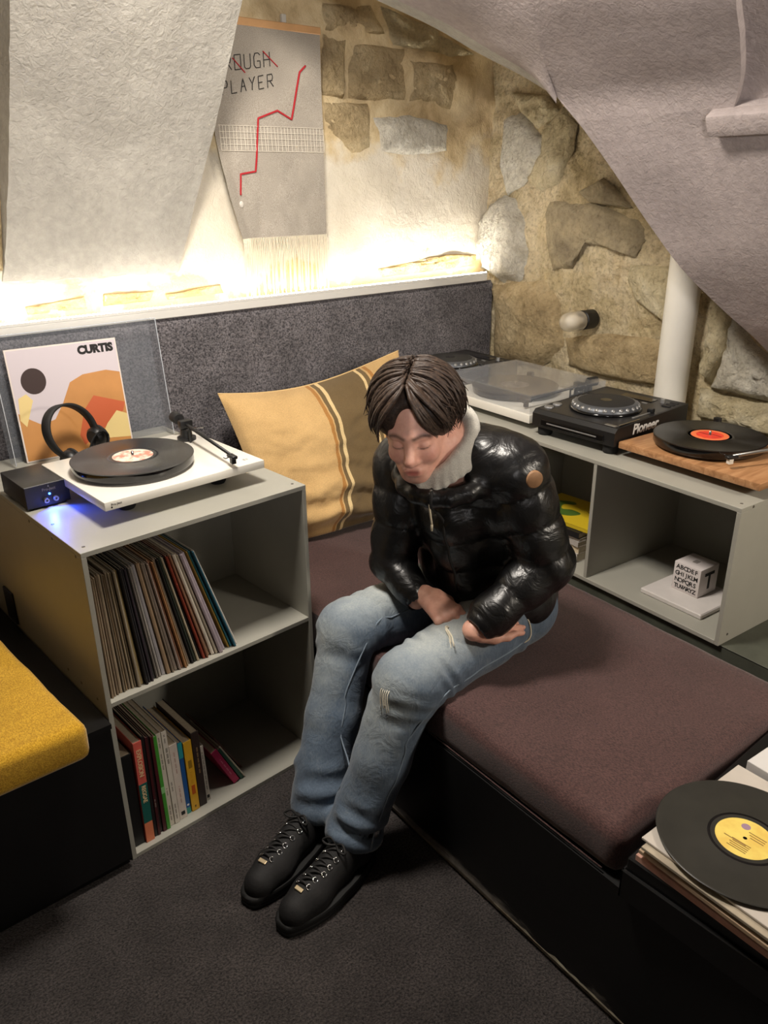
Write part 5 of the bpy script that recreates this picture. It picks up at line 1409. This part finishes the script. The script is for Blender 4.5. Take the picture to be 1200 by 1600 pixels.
# left hand: wrist bent back so the fingers lie along the thigh towards the hip
Lw = np.array((.726, -.468, .598))
fb.cone(J['Lwri'], Lw, .025, .024, 0.012)
hand(Lw, (.88, -.26, -.07), (-.12, -.55, .82), 1, [(.10, .16, .10), (.14, .18, .1), (.18, .22, .12), (.22, .26, .12)], -0.02, (.9, .30, .1), 0.2, 0.80, 'L')
M_skin = skin_mat()
body, V = field_obj('body', fb, M_skin, person, 1, PO)
body.name = 'body'
lc = (V - Hc) @ np.stack([hf, hl, hu], 1) / HS
def bump_at(c, r): return np.exp(-(((lc - np.array(c)) / np.array(r)) ** 2).sum(1))
lips = np.clip(bump_at((.100, 0, -.079), (.02, .020, .0085)) * 1.25, 0, 1) * 0.8
cheeks = 0.35 * (bump_at((.07, .042, -.035), (.04, .02, .022)) + bump_at((.07, -.042, -.035), (.04, .02, .022))) + 0.3 * bump_at((.115, 0, -.045), (.02, .014, .012)) + 0.25 * (bump_at((-.01, .085, -.01), (.02, .015, .03)) + bump_at((-.01, -.085, -.01), (.02, .015, .03)))
rosy = np.clip(lips + cheeks, 0, 0.85)
for k_, (tp, dd) in tips.items(): rosy = np.maximum(rosy, 0.28 * np.exp(-((V - tp) ** 2).sum(1) / .014 ** 2))
float_attr(body, 'rosy', rosy)
brow = np.zeros(len(V))
for s_ in (-1, 1):
    for q in np.linspace(0, 1, 9):
        brow = np.maximum(brow, np.exp(-(((lc - np.array((.09 - .010 * q, s_ * (.014 + .034 * q), .0155 + .006 * math.sin(q * 2.6)))) / np.array((.03, .006, .0050))) ** 2).sum(1)) * 0.9)
    for q in np.linspace(-1, 1, 9):     # lash line of the lowered lid
        brow = np.maximum(brow, np.exp(-(((lc - np.array((.088, s_ * (.032 + .013 * q), -.0150 + .003 * q * q))) / np.array((.02, .003, .0016))) ** 2).sum(1)) * 0.85)
float_attr(body, 'brow', np.clip(brow, 0, 1))
# nails
nl = mat('finger_nail', (222, 168, 150), 0.35)
for k_, (tp, dd) in tips.items():
    if k_.startswith('R'): nn_ = np.array((-.35, -.5, .6))
    else: nn_ = np.array((-.35, -.45, .8))
    nn_ = nv(nn_ - dd * (nn_ @ dd)); c = tp + nn_ * .0062 - dd * .001
    MB().lathe([(0, 0.0012), (0.0032, 0.0008), (0.0042, 0)], 12, frame(tuple(c - np.array(PO)), tuple(np.cross(dd, nn_)), tuple(dd)) @ Matrix.Scale(1.35, 4, (0, 1, 0))).build('finger_nail', nl, body, True)

# ---- hair: a full body of hair with combed locks
def hair_mat():
    m, nt, p = new_mat('dark_brown_hair'); tc = texco(nt)
    f = noise_tex(nt, 140, 4, 0.7, tc)
    nt.links.new(ramp(nt, f, [(0.3, s2l((34, 25, 20))), (0.55, s2l((58, 44, 35))), (0.75, s2l((86, 68, 54)))]), p.inputs['Base Color'])
    p.inputs['Roughness'].default_value = 0.52; p.inputs['Specular IOR Level'].default_value = 0.4
    add_bump(nt, p, noise_tex(nt, 260, 3, 0.6, tc), 0.3, 0.002)
    return m
M_hair = hair_mat()
fh = Field((.53, -.47, .96), (.86, -.15, 1.26), .004)
fh.ell(HP(-.022, 0, .048), HR(.110, .103, .100), HA, 0.0)
fh.ell(HP(-.060, 0, .000), HR(.070, .080, .085), HA, 0.03)
for s_ in (-1, 1):
    fh.ell(HP(.014, s_ * .060, .064), HR(.056, .034, .046), HA, 0.03)
    fh.ell(HP(-.005, s_ * .074, .026), HR(.045, .018, .036), HA, 0.02)
fh.ell(HP(.104, 0.000, -.010), HR(.052, .056, .070), HA, 0.012, True)        # open face
fh.ell(HP(.122, 0.000, .044), HR(.062, .044, .072), HA, 0.012, True)
fh.ell(HP(.03, 0, -.075), HR(.12, .12, .055), HA, 0.01, True)
fh.cone(HP(.06, .002, .140), HP(-.05, .004, .160), .006, .006, 0.014, sub=True)   # parting
hair, HV = field_obj('hair', fh, M_hair, person, 2, PO)
rh = random.Random(11)
def hsurf(f_, l_, u_, lift):
    """push a head-local point onto the hair shell"""
    v = np.array((f_ + .022, l_, u_ - .050)); r = np.array((.110, .104, .100))
    q = np.linalg.norm(v / r); v = v / q * (1.0 + lift)
    return HP(v[0] - .022, v[1], v[2] + .050)
locks = MB()
def lock(pts, r0, n=6):
    ph_ = rh.uniform(0, 6.28); am_ = rh.uniform(0, .008)
    pts = [p + hf * am_ * math.sin(ph_ + 1.9 * i_) * min(1, i_ / 2) for i_, p in enumerate(pts)]
    P = catmull([tuple(p - np.array(PO)) for p in pts], 4); N = len(P)
    rr_ = [r0 * (0.45 + 0.55 * math.sin(math.pi * min(1, 0.15 + 0.85 * k / (N - 1)) ** 0.9)) * (1 - 0.75 * (k / (N - 1)) ** 3) for k in range(N)]
    locks.tube(P, rr_, n)
for k in range(430):
    s_ = 1 if k % 2 else -1
    b = rh.random()                          # where along the parting the lock starts: 0 front, 1 crown and back
    f0 = .075 - .165 * b; base = np.array((f0, s_ * (.004 + .006 * rh.random()), .16))
    sweep = rh.uniform(-.03, .03)
    lift = rh.uniform(.005, .17) if rh.random() < .5 else rh.uniform(.0, .05)
    pts = []
    nst = 6
    spread = rh.uniform(.7, 1.16)
    for j in range(nst):
        t = j / (nst - 1)
        ang = t * spread * math.radians(108)
        if b < 0.30:      # curtain fringe: falls forward and out to the temple
            ff_ = f0 + .030 * math.sin(t * 2.2) + .012 * rh.random() * t - .030 * t * t
            p = hsurf(ff_, s_ * (.010 + .090 * math.sin(ang)), .050 + .100 * math.cos(ang), lift + .05 * math.sin(t * 3.0))
        else:
            ff_ = f0 - .018 * t + sweep * t
            p = hsurf(ff_, s_ * (.006 + .095 * math.sin(ang)), .050 + .100 * math.cos(ang), lift + .03 * math.sin(t * 3))
        pts.append(p + np.array((rh.uniform(-.002, .002), rh.uniform(-.002, .002), rh.uniform(-.002, .002))))
    flick = rh.uniform(0, .016)
    pts[-1] = pts[-1] + hl * s_ * flick + hu * flick * .4; pts[-2] = pts[-2] + hl * s_ * flick * .3
    lock(pts, rh.uniform(.002, .0052))
for k in range(260):                        # loose thin strands over the surface
    s_ = 1 if k % 2 else -1
    f0 = rh.uniform(-.10, .085); sp = rh.uniform(.5, 1.2); lf = rh.uniform(.05, .17); dr_ = rh.uniform(-.05, .03); a0 = rh.uniform(0, .35)
    pts = [hsurf(f0 + dr_ * t, s_ * (.006 + .095 * math.sin((a0 + t * (sp - a0 * .5)) * 1.85)), .050 + .100 * math.cos((a0 + t * (sp - a0 * .5)) * 1.85), lf * (.5 + .5 * math.sin(3.1 * t + a0 * 6))) for t in (0, .2, .4, .6, .8, 1.0)]
    lock(pts, rh.uniform(.0009, .0020), 5)
for k in range(120):                        # back and nape
    a = rh.uniform(-1.5, 1.5)
    pts = [hsurf(-.05 - .06 * t * math.cos(a), .09 * math.sin(a) * (0.3 + 0.7 * t), .15 - .17 * t, rh.uniform(.0, .05)) for t in (0, .3, .6, .85, 1.0)]
    lock(pts, rh.uniform(.003, .0055))
for k in range(170):                        # sweeping fringe over both temples
    s_ = 1 if k % 2 else -1
    j = rh.random(); e = rh.random()
    pts = [HP(.066 - .05 * j, s_ * .004, .146 + .006 * rh.random()), HP(.092 - .05 * j, s_ * (.030 + .010 * e), .132 - .004 * e), HP(.096 - .055 * j, s_ * (.062 + .012 * e), .098 - .01 * e), HP(.084 - .06 * j, s_ * (.082 + .012 * e), .054), HP(.066 - .06 * j, s_ * (.088 + .018 * e), .014 + .03 * rh.random())]
    lock(pts, rh.uniform(.0022, .0050))
# the two long fringe locks that frame the forehead
for k in range(46):
    j = rh.random()
    pts = [HP(.070 - .01 * j, .004, .142 + .004 * rh.random()), HP(.102 - .01 * j, .018 + .012 * j, .118), HP(.112 - .014 * j, .040 + .012 * j, .074 + .012 * j), HP(.098 - .016 * j, .056 + .012 * j, .034 + .012 * j), HP(.078 - .02 * j, .066 + .012 * j, .006 + .02 * j + .01 * rh.random())]
    lock(pts, rh.uniform(.003, .0055))
for k in range(46):
    j = rh.random()
    pts = [HP(.070 - .01 * j, -.004, .142 + .004 * rh.random()), HP(.100 - .012 * j, -.022 - .012 * j, .120), HP(.104 - .016 * j, -.052 - .012 * j, .080 + .012 * j), HP(.086 - .016 * j, -.074 - .012 * j, .036 + .010 * j), HP(.066 - .02 * j, -.084 - .012 * j, -.012 + .03 * j)]
    lock(pts, rh.uniform(.003, .0055))
o = locks.build('hair_locks', M_hair, hair, True)

# ---- grey hoodie: hood lying round the neck
M_hood = fabric('grey_marl_jersey', (168, 164, 154), (206, 202, 192), 700, 0.3, 0.3)
fo = Field((.58, -.50, .84), (.97, -.13, 1.16), .0036)
ring_c = np.array((.765, -.307, 1.004)); pr_ = []
hdx = nv((.88, .47, 0)); hdl = nv((.47, -.88, 0))
for k in range(28):
    a = 2 * math.pi * k / 28
    back_ = (1 + math.cos(a)) / 2                      # 1 at the nape, 0 under the chin
    p = ring_c + hdx * math.cos(a) * .078 + hdl * math.sin(a) * .070 + np.array((0, 0, -.046 + .122 * back_ ** .55))
    pr_.append((p, .011 + .008 * back_))
for k in range(28):
    (p, r_), (q, r2) = pr_[k], pr_[(k + 1) % 28]
    fo.cone(p, q, r_, r2, 0.006, fn=lambda t, X, Y, Z: .002 * np.sin(70 * Z + 50 * X))
    out_ = p - ring_c; out_[2] = 0
    lowp = p + out_ * .22 + np.array((0, 0, -.03 - .035 * (1 + math.cos(2 * math.pi * k / 28)) / 2))
    fo.cone(p, lowp, r_, r_ * .9, 0.010)
hood, _ = field_obj('hoodie', fo, M_hood, person, 6, PO)
def rel(p): return tuple(np.array(p) - np.array(PO))
M_cord = mat('cream_cord', (214, 202, 176), 0.9, bump=0.4, bscale=400)
MB().tube(catmull([rel((.685, -.352, .942)), rel((.668, -.368, .925)), rel((.668, -.372, .90)), rel((.674, -.374, .856))], 6), 0.0024, 6).build('drawstring', M_cord, hood, True)
MB().lathe([(0, 0), (0.0026, 0), (0.003, 0.016), (0, 0.016)], 8, Matrix.Translation(rel((.674, -.374, .841)))).build('cord_tip', M_cord, hood, True)

# ---- puffer jacket
def puffer_mat():
    m, nt, p = new_mat('glossy_black_nylon'); tc = texco(nt)
    p.inputs['Base Color'].default_value = s2l((15, 15, 16)); p.inputs['Roughness'].default_value = 0.36; p.inputs['Specular IOR Level'].default_value = 0.62
    n1 = noise_tex(nt, 15, 3, 0.5, tc, 1.6); n2 = noise_tex(nt, 50, 3, 0.5, tc, 1.0)
    b1 = add_bump(nt, p, n1, 0.38, 0.012)
    add_bump(nt, p, n2, 0.14, 0.004, b1)
    return m
M_jack = puffer_mat()
fj = Field((.58, -.70, .50), (1.17, -.02, 1.10), .0052)
def puff(period, amp, phase=0.0, axis=None, o=None):
    ax = nv(axis); o_ = np.array(o)
    def fn(t, X, Y, Z):
        s = (X - o_[0]) * ax[0] + (Y - o_[1]) * ax[1] + (Z - o_[2]) * ax[2]
        s = s + 0.007 * wob(X, Y, Z, 16, 4)
        return amp * (np.abs(np.sin(math.pi * (s / period + phase))) ** 0.42 - 0.8) + 0.0016 * wob(X, Y, Z, 85, 5, 7) + 0.0022 * wob(X, Y, Z, 38, 4, 3)
    return fn
tors_ax = J['neckb'] - J['pel']
pt = puff(.098, .010, .2, tors_ax, J['pel'])
side = nv((.30, -.95, .10))
for off in (-.078, 0, .078):
    r1 = .128 if off == 0 else .112
    o_ = side * off
    fj.cone(J['pel'] + o_ * .95 + np.array((.0, 0, .0)), J['waist'] + o_ * 1.0, r1 * .98, r1, 0.03, pt, amp=.02)
    fj.cone(J['waist'] + o_, J['chest'] + o_ * 1.1, r1, r1 * 1.02, 0.03, pt, amp=.02)
    fj.cone(J['chest'] + o_ * 1.1, J['neckb'] + o_ * .95 + np.array((0.02, 0, -.02)), r1 * 1.0, r1 * .74, 0.03, pt, amp=.02)
fj.cone(J['waist'] + np.array((-.085, -.01, -.01)), J['chest'] + np.array((-.085, -.02, -.02)), .085, .085, 0.03, pt, amp=.02)   # front bunching over the lap
fj.cone(J['waist'] + np.array((-.10, -.03, -.045)), J['waist'] + np.array((-.09, .06, -.045)), .066, .066, 0.03, pt, amp=.02)
fj.cone(np.array((.965, -.405, .575)), np.array((1.0, -.36, .60)), .098, .10, 0.03, pt, amp=.02)                     # hem over the hip
for s_ in 'LR':
    sh_, el_, wr_ = J[s_ + 'sho'], J[s_ + 'elb'], J[s_ + 'wri']
    p1 = puff(.088, .009, .3, el_ - sh_, sh_); p2 = puff(.086, .008, .5, wr_ - el_, el_)
    fj.cone(J['neckb'] + np.array((.03, 0, -.03)), sh_, .078, .074, 0.03, puff(.09, .006, .3, sh_ - J['neckb'], J['neckb']), amp=.02)
    fj.cone(sh_, el_, .076, .069 if s_ == 'L' else .062, 0.014, p1, amp=.02)
    ang_ = wr_ + nv(wr_ - el_) * (.004 if s_ == 'L' else -.012)
    fj.cone(el_, ang_,   .067 if s_ == 'L' else .060, .050 if s_ == 'L' else .042, 0.014, p2, amp=.02)
# collar
for k in range(16):
    a, b = 2 * math.pi * k / 16, 2 * math.pi * (k + 1) / 16
    f_ = lambda a: np.array((.778, -.312, .955)) + hdx * math.cos(a) * .104 + hdl * math.sin(a) * .106 + np.array((0, 0, -.040 + .075 * (1 + math.cos(a)) / 2))
    fj.cone(f_(a), f_(b), .022, .022, 0.014)
fj.cone(np.array((.775, -.312, .95)), HP(-.01, 0, -.05), .074, .086, 0.01, sub=True)
# hollow cuffs
for s_, dpt in (('L', .004), ('R', -.012)):
    d_ = nv(J[s_ + 'wri'] - J[s_ + 'elb']); e_ = J[s_ + 'wri'] + d_ * (dpt + .045)
    fj.cone(e_, e_ - d_ * .05, .030, .024, 0.006, sub=True)
jacket, JV = field_obj('jacket', fj, M_jack, person, 1, PO)
# round arm patch
sA = J['Lsho'] + (J['Lelb'] - J['Lsho']) * .16
outd = nv((-.35, -.80, .48))
i_ = np.argmax(((JV - sA) @ outd) - 3 * np.linalg.norm(np.cross(JV - sA, outd), axis=1))
pc = JV[i_] + outd * .0005
Mpatch = frame(rel(pc), tuple(np.cross(outd, (0, 0, 1))), (0, 0, 1))
zdir = (Mpatch.to_3x3() @ Vector((0, 0, 1))).dot(Vector(tuple(outd)))
Mpatch = frame(rel(pc), tuple(np.cross(outd, (0, 0, 1)) * (1 if zdir > 0 else -1)), (0, 0, 1))
pa = MB().lathe([(0, 0.0045), (0.018, 0.004), (0.0205, 0.002), (0.0205, -0.006)], 28, Mpatch).build('arm_patch', mat('tan_leather', (150, 112, 78), 0.6, var=0.15, vscale=60), jacket, True)
# front zip
zp = []
for t in np.linspace(0, 1, 14):
    o_ = J['neckb'] * (1 - t) + (J['waist'] + np.array((-.04, 0, -.05))) * t; dd_ = nv((-.92, -.36, .0))
    i_ = np.argmax(((JV - o_) @ dd_) - 3 * np.linalg.norm(np.cross(JV - o_, dd_), axis=1)); zp.append(rel(JV[i_] + dd_ * .0008))
MB().tube(catmull(zp, 3), 0.0036, 6).build('zip', M_blk_matte, jacket, True)
MB().bbox(-0.003, 0.003, -0.002, 0.002, -0.016, 0.002, 0.001, 1, Matrix.Translation(zp[1]) @ Matrix.Translation((-.006, -.004, 0))).build('zip_pull', M_alu2, jacket)
# hem cord loop at the back
MB().tube(catmull([rel((.905, -.474, .580)), rel((.907, -.492, .556)), rel((.902, -.502, .530)), rel((.890, -.500, .516)), rel((.872, -.490, .510))], 6), 0.0019, 6).build('hem_cord', M_cord, jacket, True)

# ---- jeans
def denim_mat():
    m, nt, p = new_mat('faded_denim'); tc = texco(nt)
    at = nt.nodes.new('ShaderNodeAttribute'); at.attribute_name = 'fade'
    n1 = noise_tex(nt, 16, 5, 0.65, tc); 
    mp = nt.nodes.new('ShaderNodeMapping'); mp.inputs['Scale'].default_value = (1, 1, 0.12); nt.links.new(tc, mp.inputs[0])
    n2 = noise_tex(nt, 260, 3, 0.7, mp.outputs[0])
    ad = nt.nodes.new('ShaderNodeMath'); ad.operation = 'MULTIPLY_ADD'; ad.inputs[1].default_value = 0.34; nt.links.new(n1, ad.inputs[0]); nt.links.new(at.outputs['Fac'], ad.inputs[2])
    ad2 = nt.nodes.new('ShaderNodeMath'); ad2.operation = 'MULTIPLY_ADD'; ad2.inputs[1].default_value = 0.26; nt.links.new(n2, ad2.inputs[0]); nt.links.new(ad.outputs[0], ad2.inputs[2])
    nt.links.new(ramp(nt, ad2.outputs[0], [(0.14, s2l((56, 68, 86))), (0.36, s2l((92, 108, 126))), (0.60, s2l((142, 152, 158))), (0.88, s2l((196, 200, 194)))]), p.inputs['Base Color'])
    p.inputs['Roughness'].default_value = 0.85; p.inputs['Sheen Weight'].default_value = 0.15
    b1 = add_bump(nt, p, noise_tex(nt, 20, 4, 0.6, tc, 1.0), 0.34, 0.012)
    add_bump(nt, p, n2, 0.25, 0.001, b1)
    return m
M_den = denim_mat()
fp = Field((.30, -.56, .03), (1.12, -.03, .70), .0048)
def folds(ax, o, spec):
    """spec: list of (position along the axis, width, depth, freq)"""
    a_ = nv(ax); o_ = np.array(o)
    def fn(t, X, Y, Z):
        s = (X - o_[0]) * a_[0] + (Y - o_[1]) * a_[1] + (Z - o_[2]) * a_[2]
        r = 0.0030 * wob(X, Y, Z, 26, 5) + 0.0016 * wob(X, Y, Z, 60, 5, 11)
        for (c, w, dpt, fq) in spec:
            r = r + dpt * np.exp(-((s - c) / w) ** 2) * np.sin(fq * (s + 0.030 * wob(X, Y, Z, 18, 4, 9))) * (0.5 + 0.5 * np.sin(X * 31 + Y * 47 + 3 * fq))
        return r
    return fn
for s_ in 'LR':
    hp_, kn_, an_ = J[s_ + 'hip'], J[s_ + 'kne'], J[s_ + 'ank']
    hem = an_ + np.array((.0, 0, .015))
    fp.cone(J['pel'] + np.array((.0, 0, -.01)), hp_ + np.array((0, 0, -.012)), .112, .098, 0.03)
    f1 = folds(kn_ - hp_, hp_, [(.05, .06, .008, 110), (.34, .05, .005, 140)])
    f2 = folds(an_ - kn_, kn_, [(.03, .05, .006, 120), (.39, .07, .008, 95)])
    kn2 = kn_ + np.array((.012, 0, -.006))
    fp.cone(hp_ + np.array((0, 0, -.012)), kn2, .100, .079, 0.02, f1, amp=.012)
    fp.cone(kn_ + np.array((.010, 0, -.010)), hem * .5 + kn_ * .5 + np.array((.004, 0, 0)), .076, .069, 0.03, f2, amp=.012)
    fp.cone(hem * .5 + kn_ * .5 + np.array((.004, 0, 0)), hem, .069, .070, 0.02, f2, amp=.012)
    fp.ell(kn_ + np.array((.004, 0, .004)), (.068, .068, .066), None, 0.03)
# open, slanted hems
for s_ in 'LR':
    an_ = J[s_ + 'ank']; up_ = nv(J[s_ + 'kne'] - an_)
    B = fp.block(an_ - np.array((.14, .075, .09)), an_ + np.array((.14, .075, .12)))
    sl, X, Y, Z = B
    pz = an_ + np.array((0, 0, .000))
    pl_d = -((X - pz[0]) * 0.10 + (Z - pz[2] - .004 * wob(X, Y, Z, 60, 3)) * 1.0)
    lin = (X + 0 * Y + 0 * Z) * 0
    fp.d[sl] = np.maximum(fp.d[sl], pl_d + lin).astype(np.float32)
    fp.cone(an_ + up_ * -.03, an_ + up_ * .035, .064, .058, 0.004, sub=True)
# rip at the left knee
fp.cone(np.array((.508, -.425, .508)), np.array((.500, -.398, .502)), .008, .006, 0.004, sub=True)
jeans, PV = field_obj('jeans', fp, M_den, person, 1, PO)
# wear: pale fronts of the thighs and knees, pale seat edge, darker sides and hems
fade = np.full(len(PV), 0.02)
for s_ in 'LR':
    hp_, kn_, an_ = J[s_ + 'hip'], J[s_ + 'kne'], J[s_ + 'ank']
    ab = kn_ - hp_; t = np.clip((PV - hp_) @ ab / (ab @ ab), 0, 1); q = PV - hp_ - t[:, None] * ab
    topn = np.clip(q[:, 2] / .10, -1, 1); near = np.exp(-(np.linalg.norm(q, axis=1) / .13) ** 4)
    fade = np.maximum(fade, near * (0.66 * np.clip(topn, 0, 1) * (0.35 + 0.65 * np.exp(-((t - .62) / .42) ** 2))))
    ab = an_ - kn_; t2 = np.clip((PV - kn_) @ ab / (ab @ ab), 0, 1); q = PV - kn_ - t2[:, None] * ab
    fr_ = np.clip(-q[:, 0] / .08, 0, 1); near = np.exp(-(np.linalg.norm(q, axis=1) / .11) ** 4)
    fade = np.maximum(fade, near * fr_ * 0.42 * np.exp(-((t2 - .12) / .30) ** 2) + 0.05)
    fade = np.maximum(fade, 0.30 * np.exp(-((PV[:, 2] - an_[2] - .004) / .006) ** 2) * (np.linalg.norm(PV[:, :2] - an_[:2], axis=1) < .11))
float_attr(jeans, 'fade', fade)
def surf_pt(VV, o_, dd_):
    o_ = np.array(o_); dd_ = nv(dd_); al_ = (VV - o_) @ dd_; i_ = np.argmax(np.where(al_ < .125, al_, -9) - 3 * np.linalg.norm(np.cross(VV - o_, dd_), axis=1)); return VV[i_]
M_seam = mat('denim_seam', (124, 138, 152), 0.9)
for s_, sd in (('L', -1), ('R', -1)):
    hp_, kn_, an_ = J[s_ + 'hip'], J[s_ + 'kne'], J[s_ + 'ank']
    pts = [rel(surf_pt(PV, hp_ + (kn_ - hp_) * t, (0, sd, -.25 if s_ == 'L' else .45)) + np.array((0, sd * .0004, 0))) for t in np.linspace(.15, .9, 8)] + [rel(surf_pt(PV, kn_ + (an_ - kn_) * t, (-.15 if s_ == 'L' else -.35, sd, 0)) + np.array((0, sd * .0004, 0))) for t in np.linspace(.25, .96, 9)]
    MB().tube(catmull(pts, 3), 0.0022, 6).build('outer_seam' if s_ == 'L' else 'inner_seam', M_seam, jeans, True)
# loose white threads where the denim is torn
thr = MB(); rt = random.Random(9)
c0 = tips['R0'][0] * .5 + tips['R1'][0] * .5
for k in range(7):
    a = surf_pt(PV, (.70, -.40, .56), (-.15, -.25, 1)) + np.array((rt.uniform(-.006, .006), rt.uniform(-.006, .006), .001))
    e = a + np.array((-.03 + .008 * rt.random(), -.035 - .02 * rt.random(), -.012 - .02 * rt.random()))
    thr.tube(catmull([rel(c0 + np.array((.002 * k - .006, 0, -.004))), rel((c0 + a) / 2 + np.array((0, -.004, .004))), rel(a + np.array((0, 0, .004))), rel((a + e) / 2 + np.array((0, -.004, .006))), rel(e + np.array((0, 0, .004)))], 5), 0.0011, 5)
for k in range(5):
    a = np.array((.494, -.405 - .006 * k, .512)); thr.tube(catmull([rel(a), rel(a + np.array((-.010, -.004, -.012))), rel(a + np.array((-.012 - .004 * rt.random(), -.012, -.04 - .012 * rt.random())))], 4), 0.0010, 5)
thr.build('loose_thread', mat('white_cotton', (224, 216, 196), 0.95), jeans, True)

# ---- shoes
M_shoe = mat('black_suede', (20, 19, 20), 0.75, var=0.25, vscale=40, bump=0.3, bscale=160)
M_sole = mat('black_rubber_sole', (13, 13, 13), 0.7, bump=0.2, bscale=60)
for s_ in 'LR':
    an_ = J[s_ + 'ank']
    toe = np.array((.168, -.428, 0)) if s_ == 'L' else np.array((.148, -.312, 0))
    heel = np.array((.470, -.372, 0)) if s_ == 'L' else np.array((.455, -.222, 0))
    d_ = nv(toe - heel); l_ = np.array((-d_[1], d_[0], 0)); Ls = np.linalg.norm(toe - heel)
    c_ = (toe + heel) / 2
    so = Field((min(toe[0], heel[0]) - .03, min(toe[1], heel[1]) - .08, -.006), (max(toe[0], heel[0]) + .03, max(toe[1], heel[1]) + .08, .18), .0042)
    P = lambda u, w, z: heel + d_ * (u * Ls) + l_ * w + np.array((0, 0, z))
    so.cone(P(.13, 0, .045), P(.40, 0, .050), .034, .036, 0.02, flat=None)
    so.cone(P(.40, 0, .050), P(.70, .004, .048), .041, .041, 0.02)
    so.cone(P(.70, .004, .046), P(.87, .004, .042), .045, .038, 0.02)
    so.cone(P(.18, 0, .06), an_ + np.array((.01, 0, .035)), .040, .042, 0.02)
    so.cone(P(.30, 0, .085), P(.55, 0, .068), .036, .030, 0.02)
    so.cone(P(.16, 0, .05), P(.16, 0, .11), .036, .034, 0.02)
    so.cut((0, 0, .022), (0, 0, -1))
    shoe, SV = field_obj('shoe', so, M_shoe, person, 2, PO)
    # chunky sole
    ol = []
    for k in range(40):
        a = 2 * math.pi * k / 40; u = .5 - .5 * math.cos(a)
        wd = (.045 + .013 * math.sin(math.pi * min(1, u * 1.05)) + .006 * (u > .5) * math.sin(math.pi * (u - .5) * 2)) * (1 if math.sin(a) > 0 else -1) * abs(math.sin(a)) ** 0.5
        q = heel + d_ * (u * (Ls + .012) - .008) + l_ * wd
        ol.append((q[0] - PO[0], q[1] - PO[1]))
    if s_ == 'L' or True:
        area = sum(ol[k][0] * ol[(k + 1) % 40][1] - ol[(k + 1) % 40][0] * ol[k][1] for k in range(40))
        if area < 0: ol = ol[::-1]
    sb = MB(); cx_ = sum(p[0] for p in ol) / 40; cy_ = sum(p[1] for p in ol) / 40
    sc = lambda q, z: [(cx_ + (x_ - cx_) * q, cy_ + (y_ - cy_) * q, z - PO[2]) for x_, y_ in ol]
    rings = [sc(.95, .001), sc(1.0, .005), sc(1.0, .012), sc(.985, .014), sc(1.0, .016), sc(1.0, .028), sc(.97, .032)]
    vv = [p for r_ in rings for p in r_]; ff = [tuple(range(40))[::-1]] + [(r_ * 40 + k, r_ * 40 + (k + 1) % 40, (r_ + 1) * 40 + (k + 1) % 40, (r_ + 1) * 40 + k) for r_ in range(6) for k in range(40)] + [tuple(240 + k for k in range(40))]
    mesh_obj('sole', vv, ff, M_sole, shoe, True).data.set_sharp_from_angle(angle=math.radians(50))
    # eyelets and laces
    ey = {}
    for side_ in (-1, 1):
        for k in range(6):
            u = .76 - .075 * k
            o_ = P(u, side_ * (.017 + .001 * k), .03); i_ = np.argmax((SV[:, 2]) - 6 * np.linalg.norm((SV - o_)[:, :2], axis=1)); q = SV[i_]
            ey[(side_, k)] = q
            nr = nv(np.array((0, 0, 1.0)) + l_ * side_ * .8)
            MB().tube([tuple(np.array(rel(q + nr * .001)) + (d_ * math.cos(a) + nv(np.cross(nr, d_)) * math.sin(a)) * .0062) for a in [2 * math.pi * j / 14 for j in range(14)]], 0.0013, 6, None, True).build('eyelet', M_chrome, shoe, True)
    lc_ = MB()
    for k in range(6):
        a, b = ey[(-1, k)], ey[(1, k)]; mid = (a + b) / 2 + np.array((0, 0, .008))
        lc_.tube(catmull([rel(a), rel(mid), rel(b)], 4), 0.0032, 6)
        if k < 5:
            b2 = ey[(1, k + 1)]; lc_.tube(catmull([rel(a), rel((a + b2) / 2 + np.array((0, 0, .010))), rel(b2)], 4), 0.0030, 6)
    kx = (ey[(-1, 5)] + ey[(1, 5)]) / 2 + np.array((0, 0, .010))
    for sg in (-1, 1):
        lc_.tube(catmull([rel(kx), rel(kx + l_ * sg * .02 + np.array((0, 0, .012))), rel(kx + l_ * sg * .036 + d_ * .01 + np.array((0, 0, .002))), rel(kx + l_ * sg * .018 + d_ * .012), rel(kx)], 4), 0.0028, 6)
    lc_.build('laces', M_blk_matte, shoe, True)
    tg = (ey[(-1, 0)] + ey[(1, 0)]) / 2 + d_ * .014
    i_ = np.argmax((SV[:, 2]) - 6 * np.linalg.norm((SV - tg)[:, :2], axis=1)); tg = SV[i_]
    MB().bbox(-.011, .011, -.005, .005, 0, .003, .001, 1, frame(rel(tg + np.array((0, 0, .0005))), tuple(l_), tuple(-d_ + np.array((0, 0, .25))))).build('metal_tag', mat('brass_tag', (196, 178, 144), 0.35, 0.6), shoe)
    # padded collar
    cp = []
    for k in range(20):
        a = 2 * math.pi * k / 20; cp.append(rel(an_ + np.array((.008, 0, .030)) + d_ * math.cos(a) * .044 + l_ * math.sin(a) * .036 + np.array((0, 0, .012 * math.cos(a)))))
    MB().tube(cp, 0.008, 8, None, True).build('collar', M_shoe, shoe, True)
